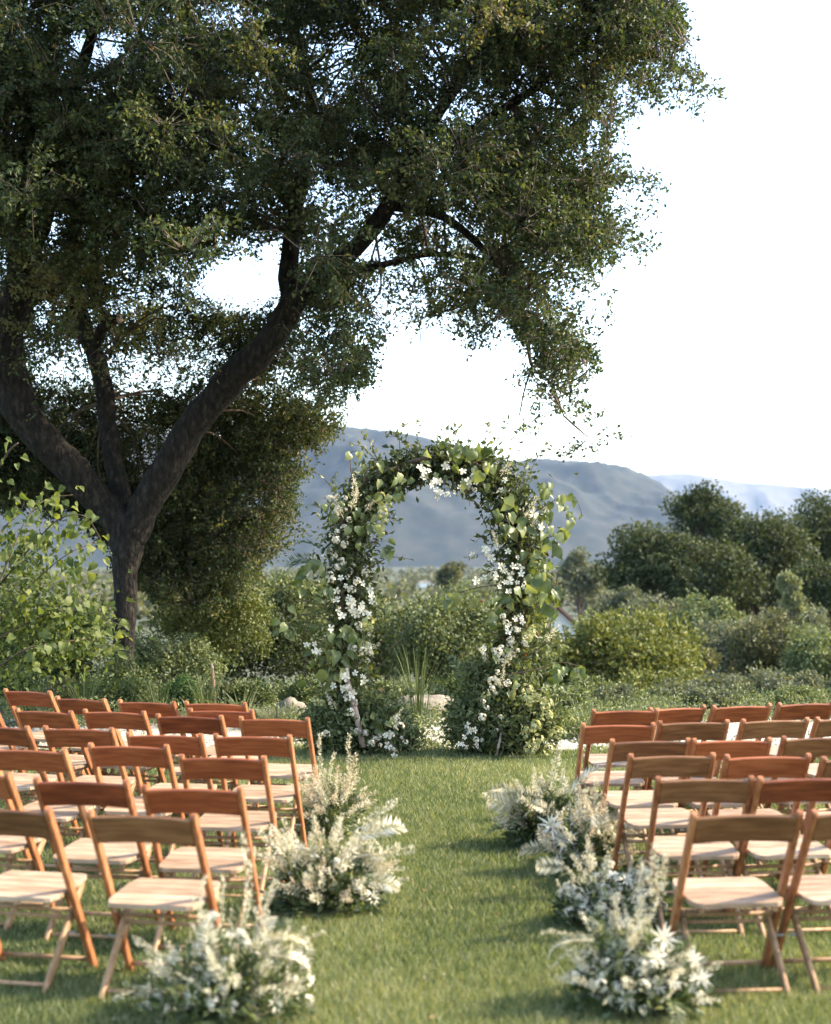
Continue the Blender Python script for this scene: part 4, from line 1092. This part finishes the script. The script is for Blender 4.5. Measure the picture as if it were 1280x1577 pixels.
# ------------------------------------------------------------------ sapling with heart shaped leaves, left foreground of the oak
def build_sapling():
    g = np.random.default_rng(8)
    D0 = 13.6
    root = thing('sapling', ground_at(-25, D0), 'sunlit sapling with big yellow green heart shaped leaves at the left edge', 'tree')
    inv = -root.location
    bran = [[(-40, 1085), (-35, 980), (-30, 860), (-20, 760), (10, 700), (28, 682)],
            [(-35, 1000), (20, 930), (70, 880), (110, 850), (150, 835)],
            [(-30, 960), (10, 870), (40, 800), (70, 770), (112, 762)],
            [(-30, 1000), (40, 960), (100, 940), (150, 950), (190, 965)],
            [(0, 900), (50, 840), (90, 800), (130, 795), (155, 830)],
            [(-20, 1040), (40, 1000), (90, 990), (140, 985), (185, 1000)],
            [(-30, 880), (0, 820), (30, 790), (40, 760)]]
    paths = []
    for k, b in enumerate(bran):
        q, r_ = smooth_path([P(x, y, D0 + .25 * math.sin(k * 2 + i)) + inv for i, (x, y) in enumerate(b)], [max(.004, (.022 if k == 0 else .011) - .003 * i) for i in range(len(b))], 5)
        mb = MB(); mb.tube(q, r_, 6); mb.build('trunk' if k == 0 else 'limb', M['twig'], root, True)
        paths.append(q)
    n = 0
    spots = []
    for k, q in enumerate(paths):
        cnt = [26, 46, 32, 52, 38, 50, 20][k]
        for _ in range(cnt):
            t = g.uniform(.28, 1.0); p = q[int(t * (len(q) - 1))]
            spots.append(p + Vector((g.normal() * .09, g.normal() * .16, g.normal() * .1 - .02)))
    for p in spots[:280]:
        al = Vector((g.normal() * .6 + .15, g.normal() * .5 - .15, -.8 + g.random() * .7)); nr = Vector((g.normal() * .6 + .4, -.7 + g.normal() * .4, .7))
        put_leaf(HEART2, 'leaf', root, p, al, nr, g.uniform(.065, .115))
    # the leaves too many to pick apart, deeper in
    m_ = 3000
    c = [(0, 920, 120, 90, 620), (60, 945, 95, 70, 620), (40, 850, 80, 55, 330), (115, 975, 75, 45, 360), (20, 1010, 110, 60, 500)]
    Qs = []
    for cx, cy, rx, ry, k in c:
        u = g.normal(size=(k, 3)) * .5
        Qs.append(np.array([tuple(P(cx + a * rx, cy + b_ * ry, D0 + .35 + d * .5) + inv) for a, b_, d in u]))
    Q = np.concatenate(Qs); k = len(Q)
    link('foliage', foliage_mesh('foliage', Q, unit(rand_dirs(k, g) + np.array([.2, -.1, -.6])), unit(rand_dirs(k, g) + np.array([.4, -.5, .5])), g.uniform(.04, .085, k), g.uniform(.028, .06, k), np.clip(g.normal(.45, .25, k), 0, 1)), M['redbud_small'], root, kind='stuff')
build_sapling()

# ------------------------------------------------------------------ chairs
CH_H, CH_W = 0.74, 0.45
def plank(mb, a, b, wid, thk, side, n_bev=0.004, round_top=False):
    """board from a to b; wid across 'side x length', thk along side (bevelled edges)"""
    a = Vector(a); b = Vector(b); t = (b - a).normalized(); s = Vector(side).normalized(); u = t.cross(s).normalized()
    h, k, c = wid / 2, thk / 2, n_bev
    prof = [(-h + c, -k), (h - c, -k), (h, -k + c), (h, k - c), (h - c, k), (-h + c, k), (-h, k - c), (-h, -k + c)]
    rings = [(a, 1.0), (b, 1.0)]
    if round_top:
        rings = [(a, 1.0), (b - t * h * .9, 1.0), (b - t * h * .35, .82), (b, .38)]
    vs = []
    for p, f in rings:
        for x, y in prof: vs.append(p + u * x * f + s * y)
    fs = []
    for i in range(len(rings) - 1):
        for q in range(8):
            e = (q + 1) % 8
            fs.append((i * 8 + q, i * 8 + e, (i + 1) * 8 + e, (i + 1) * 8 + q))
    fs.append(tuple(reversed(range(8)))); m_ = (len(rings) - 1) * 8
    fs.append(tuple(range(m_, m_ + 8)))
    mb.add(vs, fs)

def chair_meshes():
    ms = []
    W2 = CH_W / 2
    ft, tp = Vector((0, .20, 0)), Vector((0, -.235, CH_H))
    def post_pt(z): return ft.lerp(tp, z / CH_H)
    for s in (-1, 1):
        mb = MB(); o = Vector((s * (W2 - .012), 0, 0))
        plank(mb, ft + o, tp + o + (tp - ft).normalized() * .012, .040, .024, (1, 0, 0), .005, True)
        ms.append(('back_post', mb.mesh('back_post'), 'wood_post'))
    # back rail: slightly curved board let in between the posts
    mb = MB(); tdir = (tp - ft).normalized(); nrm = Vector((0, -tdir.z, tdir.y)).normalized()
    seg = 8; rings = []
    for i in range(seg + 1):
        u = i / seg * 2 - 1
        bow = nrm * (-.010 + .012 * (1 - u * u)) * -1
        x = u * (W2 - .0245)
        z0, z1 = CH_H - .118, CH_H - .006
        c0, c1 = post_pt(z0), post_pt(z1)
        k = .0085; c = .004
        ring = []
        for cc, zz, off in ((c0, 0, -k + c), (c0, 0, -k), (c1, 0, -k), (c1, 0, -k + c), (c1, 0, k - c), (c1, 0, k), (c0, 0, k), (c0, 0, k - c)):
            ring.append(cc + nrm * off + bow + Vector((x, 0, 0)))
        for q in (1, 6): ring[q] = ring[q] + tdir * c
        for q in (2, 5): ring[q] = ring[q] - tdir * c
        rings.append(ring)
    vs = [p for r in rings for p in r]; fs = []
    for i in range(seg):
        for q in range(8):
            e = (q + 1) % 8
            fs.append((i * 8 + q, (i + 1) * 8 + q, (i + 1) * 8 + e, i * 8 + e))
    fs.append(tuple(range(8))); fs.append(tuple(reversed(range(seg * 8, seg * 8 + 8))))
    mb.add(vs, fs)
    ms.append(('back_rail', mb.mesh('back_rail'), 'RAIL'))
    # seat: five boards with thin gaps, rear corners cut away
    ys = [-.155, -.083, -.011, .061, .133, .205]
    def seat_z(y): return .372 + (y + .155) * .075
    wid = [.165, .195, .195, .195, .195, .180]
    for i in range(5):
        mb = MB(); y0, y1 = ys[i] + .0022, ys[i + 1] - .0022; w0, w1 = wid[i], wid[i + 1]
        t = .018; c = .003
        z0, z1 = seat_z(y0), seat_z(y1)
        r0 = .012 if i == 0 else 0; r1 = .010 if i == 4 else 0
        vs = [(-w0 + r0 + 0, y0, z0), (w0 - r0, y0, z0), (w0 + (.012 if r0 else 0), y0 + max(r0, c) , seat_z(y0 + max(r0, c))), (w1, y1 - max(r1, c), seat_z(y1 - max(r1, c))), (w1 - r1 - .001, y1, z1), (-w1 + r1 + .001, y1, z1), (-w1, y1 - max(r1, c), seat_z(y1 - max(r1, c))), (-w0 - (.012 if r0 else 0), y0 + max(r0, c), seat_z(y0 + max(r0, c)))]
        top = [Vector(v) for v in vs]
        cen = sum(top, Vector()) / 8
        inn = [cen + (v - cen) * .985 for v in top]
        up = [v - Vector((0, 0, c)) for v in top]; lo = [v - Vector((0, 0, t)) for v in top]
        al = inn + up + lo; n = 8
        fs = [tuple(range(8))]
        for k in range(2):
            for q in range(8):
                e = (q + 1) % 8
                fs.append((k * n + e, k * n + q, (k + 1) * n + q, (k + 1) * n + e))
        fs.append(tuple(reversed(range(16, 24))))
        mb.add(al, fs)
        ms.append(('seat_slat', mb.mesh('seat_slat'), 'wood_seat'))
    # seat side battens
    for s in (-1, 1):
        mb = MB(); plank(mb, (s * .150, -.135, seat_z(-.135) - .0305), (s * .150, .19, seat_z(.19) - .0305), .024, .020, (1, 0, 0), .003)
        ms.append(('seat_batten', mb.mesh('seat_batten'), 'wood_leg'))
    # rear legs cross inside the posts
    for s in (-1, 1):
        mb = MB(); o = s * (W2 - .045)
        plank(mb, (o, -.205, 0), (o, .145, .372), .036, .020, (1, 0, 0), .005)
        ms.append(('rear_leg', mb.mesh('rear_leg'), 'wood_leg'))
    def rung(za, y, half, r, name='rung', mat='wood_leg'):
        mb = MB(); mb.tube([(-half, y, za), (0, y, za), (half, y, za)], r, 8); ms.append((name, mb.mesh(name, True), mat))
    rung(.045, post_pt(.045).y, W2 - .025, .0105)
    rung(.285, post_pt(.285).y, W2 - .025, .0095)
    rl = lambda z: -.205 + .35 * z / .372
    rung(.030, rl(.030), W2 - .056, .010)
    rung(.255, rl(.255), W2 - .056, .009)
    # pivot bolts where leg and post cross
    zc = None
    for s in (-1, 1):
        mb = MB(); z = .175; y = post_pt(z).y
        mb.tube([(s * (W2 - .060), rl(.205), .205), (s * (W2 + .004), rl(.205), .205)], .005, 8); ms.append(('pivot_bolt', mb.mesh('pivot_bolt'), 'metal'))
    return ms
CHM = chair_meshes()
RAILS = {}
def rail_mesh(kind):
    if kind not in RAILS:
        base = [m_ for n_, m_, k_ in CHM if n_ == 'back_rail'][0]
        me = base.copy(); me.materials.clear(); me.materials.append(M[kind]); RAILS[kind] = me
    return RAILS[kind]
for n_, m_, k_ in CHM:
    if k_ != 'RAIL': m_.materials.append(M[k_])

ORD = ['first', 'second', 'third', 'fourth', 'fifth', 'sixth', 'seventh']
proto = None
def chair(px0, px1, py, yaw, side, row, seat, rail):
    """px0..px1: ends of the back rail, py: its top edge; gives where the chair stands"""
    global proto
    d = F * (CAMZ - CH_H) / (py - HY)
    x = ((px0 + px1) / 2 - CX) * d / F
    ca, sa = math.cos(R(yaw)), math.sin(R(yaw))
    off = (-.235 * -sa, -.235 * ca)                        # top rail sits behind the chair's centre
    loc = Vector((x - off[0], d - off[1], 0.008))
    col = {'wood_rail_red': 'reddish', 'wood_rail_brown': 'brown'}[rail]
    place = 'on the aisle' if seat == 0 else f'{ORD[seat]} seat from the aisle'
    rw = 'nearest row' if row == 0 else f'{ORD[row]} row from the viewer'
    lab = f'{col} wooden folding chair, {side} block, {rw}, {place}'
    t = thing('folding_chair', loc, lab, 'chair', f'wooden folding chairs in the {side} block', R(yaw + random.uniform(-2.0, 2.0)))
    if proto is None:
        parts = []
        for n_, m_, k_ in CHM:
            parts.append(link(n_, m_ if k_ != 'RAIL' else rail_mesh(rail), None, t))
        proto = parts
    else:
        for p in proto:
            c = p.copy(); COL.objects.link(c); c.parent = t
            if p.name.startswith('back_rail'): c.data = rail_mesh(rail)
    return t
RR, BB = 'wood_rail_red', 'wood_rail_brown'
CHAIRS = [
 # left block
 (130, 308, 1259, -10, 'left', 0, 0, BB), (-92, 84, 1249, -14, 'left', 0, 1, BB),
 (215, 372, 1217, -9, 'left', 1, 0, RR), (45, 200, 1206, -12, 'left', 1, 1, RR), (-128, 27, 1193, -16, 'left', 1, 2, RR),
 (277, 412, 1169, -6, 'left', 2, 0, RR), (131, 265, 1151, -10, 'left', 2, 1, RR), (-22, 110, 1157, -13, 'left', 2, 2, RR),
 (328, 452, 1136, -7, 'left', 3, 0, RR), (190, 315, 1134, -10, 'left', 3, 1, RR), (63, 174, 1124, -16, 'left', 3, 2, RR), (-62, 52, 1121, -16, 'left', 3, 3, RR),
 (368, 479, 1109, -8, 'left', 4, 0, RR), (240, 347, 1105, -11, 'left', 4, 1, RR), (125, 228, 1098, -16, 'left', 4, 2, RR), (20, 113, 1097, -24, 'left', 4, 3, RR), (-92, -2, 1080, -26, 'left', 4, 4, RR),
 (292, 388, 1096, -12, 'left', 5, 0, RR), (181, 270, 1083, -20, 'left', 5, 1, RR), (84, 163, 1078, -28, 'left', 5, 2, RR), (2, 80, 1066, -28, 'left', 5, 3, RR), (-98, -10, 1068, -28, 'left', 5, 4, RR),
 (283, 379, 1085, -14, 'left', 6, 0, RR),
 # right block
 (1063, 1236, 1257, 5, 'right', 0, 0, BB), (1243, 1418, 1253, 7, 'right', 0, 1, BB),
 (1014, 1163, 1202, 4, 'right', 1, 0, BB), (1163, 1315, 1201, 8, 'right', 1, 1, RR),
 (967, 1100, 1166, 4, 'right', 2, 0, BB), (1117, 1247, 1167, 6, 'right', 2, 1, RR), (1264, 1398, 1170, 8, 'right', 2, 2, BB),
 (939, 1061, 1143, 4, 'right', 3, 0, BB), (1068, 1187, 1142, 6, 'right', 3, 1, RR), (1205, 1325, 1138, 9, 'right', 3, 2, BB),
 (898, 1009, 1118, 5, 'right', 4, 0, RR), (1015, 1122, 1114, 8, 'right', 4, 1, BB), (1144, 1244, 1111, 12, 'right', 4, 2, BB), (1257, 1360, 1108, 14, 'right', 4, 3, BB),
 (910, 1014, 1096, 6, 'right', 5, 0, RR), (1000, 1086, 1092, 24, 'right', 5, 1, RR), (1097, 1190, 1089, 18, 'right', 5, 2, RR), (1196, 1290, 1085, 20, 'right', 5, 3, RR),
]
for c in CHAIRS: chair(*c)

# ------------------------------------------------------------------ aisle flower arrangements
GA = 'aisle flower arrangements'
def arrangement(label, px, d, rx, h, mix, seed, lean=(0, 0), extras=(), n_leaf=900, leaf_bright=.4):
    g = np.random.default_rng(seed)
    root = thing('flower_arrangement', ground_at(px, d) + Vector((0, 0, .008)), label, 'flowers', GA)
    def spot(inner=.25, low=0.0):
        a = g.random() * 6.283; e = g.uniform(low, 1.0)
        dv = Vector((math.cos(a) * math.sqrt(max(0, 1 - e * e)), math.sin(a) * math.sqrt(max(0, 1 - e * e)), e))
        dv.x += lean[0]; dv.y += lean[1]
        return dv.normalized()
    c0 = Vector((0, 0, h * .22))
    for kind, cnt, s0, s1, reach in mix:
        for _ in range(cnt):
            dv = spot(low=-.05 if kind in ('cluster', 'orchid') else .08)
            k = reach * g.uniform(.55, 1.0)
            loc = c0 + Vector((dv.x * rx * k, dv.y * rx * k * .85, dv.z * h * k * .8))
            loc.z = max(loc.z, .035)
            dd = dv + Vector((g.normal() * .25, g.normal() * .25 - (.25 if kind == 'star' else 0), g.normal() * .2 + (.15 if kind != 'tail' else .4)))
            put(kind, root, loc, dd, g.uniform(s0, s1), g)
    for kind, x, y, dx, dy, dz, s in extras:
        p = P(x, y, d - .05) - root.location
        put(kind, root, p, (dx, dy, dz), s, g, roll=g.random() * 6.28)
    # greenery in the middle, and the dark mound that holds the stems
    n = n_leaf
    u = rand_dirs(n, g); u[:, 2] = np.abs(u[:, 2])
    Q = u * (g.random((n, 1)) ** .6) * np.array([rx * 1.08, rx * .85, h * .8]); Q[:, 2] += .015
    me = foliage_mesh('foliage', Q, unit(u + rand_dirs(n, g) * .9), rand_dirs(n, g), g.uniform(.035, .085, n), g.uniform(.010, .026, n), np.clip(g.normal(leaf_bright, .22, n), 0, 1))
    link('foliage', me, M['arrange_leaf'], root, kind='stuff')
    return root

arrangement('white feathery plume arrangement beside the nearest left aisle chair, with tall pale tassels', 352, 5.66, .30, .36,
    [('plume', 30, .11, .20, .9), ('star', 22, .07, .13, 1.05), ('cluster', 30, .035, .06, 1.1), ('frond', 6, .18, .28, .7), ('green_frond', 12, .16, .28, .7), ('tail', 10, .10, .2, .9)], 1, (.15, -.1),
    [('tail', 381, 1405, .02, 0, 1, .30), ('tail', 313, 1440, .05, 0, 1, .22), ('tail', 338, 1430, -.05, 0, 1, .2), ('frond', 380, 1455, .9, 0, .35, .30), ('plume', 390, 1430, .5, 0, 1, .2), ('frond', 390, 1470, 1, 0, .15, .28), ('plume', 340, 1505, .1, -.5, -.5, .17), ('plume', 370, 1530, .5, -.4, -.5, .17), ('tail', 300, 1540, -1, 0, -.05, .3), ('tail', 290, 1555, -1, -.2, -.15, .28), ('tail', 270, 1525, -1, 0, .1, .2), ('tail', 395, 1540, .6, 0, -.6, .2), ('cluster', 245, 1540, 0, -.5, 1, .05), ('cluster', 225, 1552, 0, -.5, 1, .05), ('cluster', 260, 1555, 0, -.5, 1, .055)], 1100, .55)
arrangement('full cream plume and fern arrangement spilling into the aisle by the third left row', 500, 7.35, .27, .34,
    [('plume', 34, .11, .21, .95), ('peach', 10, .12, .2, .95), ('cluster', 44, .035, .065, 1.05), ('frond', 8, .2, .34, .7), ('plume', 16, .18, .3, .8), ('green_frond', 10, .18, .28, .7), ('star', 8, .08, .13, 1.0), ('tail', 6, .1, .18, .9)], 2, (.25, -.1),
    [('frond', 535, 1295, 1, 0, .5, .38), ('plume', 545, 1320, 1, -.1, .15, .3), ('plume', 540, 1285, 1, 0, .75, .28), ('tail', 440, 1400, .9, -.2, .35, .22), ('tail', 470, 1385, .6, -.2, -.4, .16), ('plume', 455, 1320, -.3, 0, 1, .2), ('plume', 560, 1340, 1, 0, .05, .2), ('frond', 550, 1350, 1, -.2, -.1, .28)], 1500, .5)
arrangement('airy arrangement of upright cream spires against the left block, nearer the arch', 508, 9.3, .20, .36,
    [('peach', 16, .14, .24, .85), ('tail', 12, .18, .32, .75), ('plume', 10, .13, .22, .85), ('cluster', 16, .03, .05, .95), ('green_frond', 12, .18, .28, .65)], 3, (.1, 0),
    [('tail', 505, 1215, -.1, 0, 1, .34), ('tail', 530, 1220, .15, 0, 1, .36), ('peach', 532, 1235, .2, 0, 1, .3)], 700, .6)
arrangement('white starry leaf arrangement beside the nearest right aisle chair', 985, 5.72, .25, .33,
    [('star', 26, .065, .12, 1.05), ('plume', 28, .11, .19, .95), ('cluster', 44, .035, .065, 1.1), ('frond', 6, .18, .28, .7), ('green_frond', 16, .16, .28, .7), ('tail', 6, .1, .16, .9)], 4, (-.1, -.1),
    [('tail', 915, 1450, -1, 0, .1, .2), ('tail', 888, 1455, -.8, 0, -.6, .13), ('frond', 930, 1450, -1, 0, .2, .28), ('star', 952, 1480, -.2, -1, .3, .15), ('star', 1010, 1485, .3, -1, .3, .15), ('star', 1020, 1445, .4, -.8, .6, .14), ('plume', 985, 1405, 0, 0, 1, .2), ('plume', 1010, 1400, .2, 0, 1, .22), ('plume', 1000, 1380, .1, 0, 1, .2), ('cluster', 960, 1560, 0, -1, .5, .07), ('cluster', 1000, 1560, 0, -1, .5, .08), ('cluster', 1030, 1548, 0, -1, .5, .07), ('cluster', 950, 1545, 0, -1, .5, .06), ('tail', 945, 1535, -.8, 0, -.5, .14)], 1400, .45)
arrangement('arrangement thick with white flower clusters beside the second right row', 940, 7.05, .24, .29,
    [('cluster', 80, .04, .075, 1.05), ('orchid', 12, .05, .075, .95), ('star', 10, .08, .13, 1.0), ('plume', 14, .12, .19, .9), ('green_frond', 14, .16, .26, .65), ('tail', 5, .1, .16, .9)], 5, (-.05, -.1),
    [('star', 912, 1385, 0, -1, .2, .17), ('tail', 968, 1370, .0, 0, 1, .16), ('cluster', 995, 1345, 0, -.5, 1, .07), ('frond', 880, 1335, -1, 0, .05, .24), ('cluster', 962, 1395, 0, -.8, .6, .07), ('cluster', 975, 1415, 0, -.8, .6, .07)], 1200, .4)
arrangement('cream and blush plume arrangement beside the third right row', 908, 8.2, .21, .36,
    [('peach', 24, .12, .21, .95), ('plume', 16, .12, .2, .9), ('star', 8, .08, .13, 1.0), ('cluster', 20, .035, .055, 1.0), ('frond', 8, .18, .28, .65), ('green_frond', 12, .16, .25, .65)], 6, (-.1, 0),
    [('star', 870, 1295, -.3, -1, .4, .17), ('star', 850, 1272, -.3, -1, .4, .17), ('plume', 892, 1275, 0, 0, 1, .24), ('plume', 912, 1270, .1, 0, 1, .26), ('frond', 860, 1310, -1, 0, .2, .3)], 1000, .5)
arrangement('wispy arrangement of thin dark stems and pale sprays, nearest the arch on the right', 845, 9.0, .23, .37,
    [('frond', 9, .24, .4, .65), ('plume', 22, .16, .28, .85), ('peach', 8, .12, .2, .85), ('star', 4, .1, .14, .95), ('green_frond', 22, .2, .32, .65), ('cluster', 14, .03, .05, .9)], 7, (-.15, 0),
    [('frond', 825, 1235, -1, 0, .6, .40), ('frond', 820, 1250, -1, 0, .3, .40), ('plume', 850, 1215, .2, 0, 1, .26), ('frond', 870, 1235, .5, 0, 1, .4)], 1500, .35)
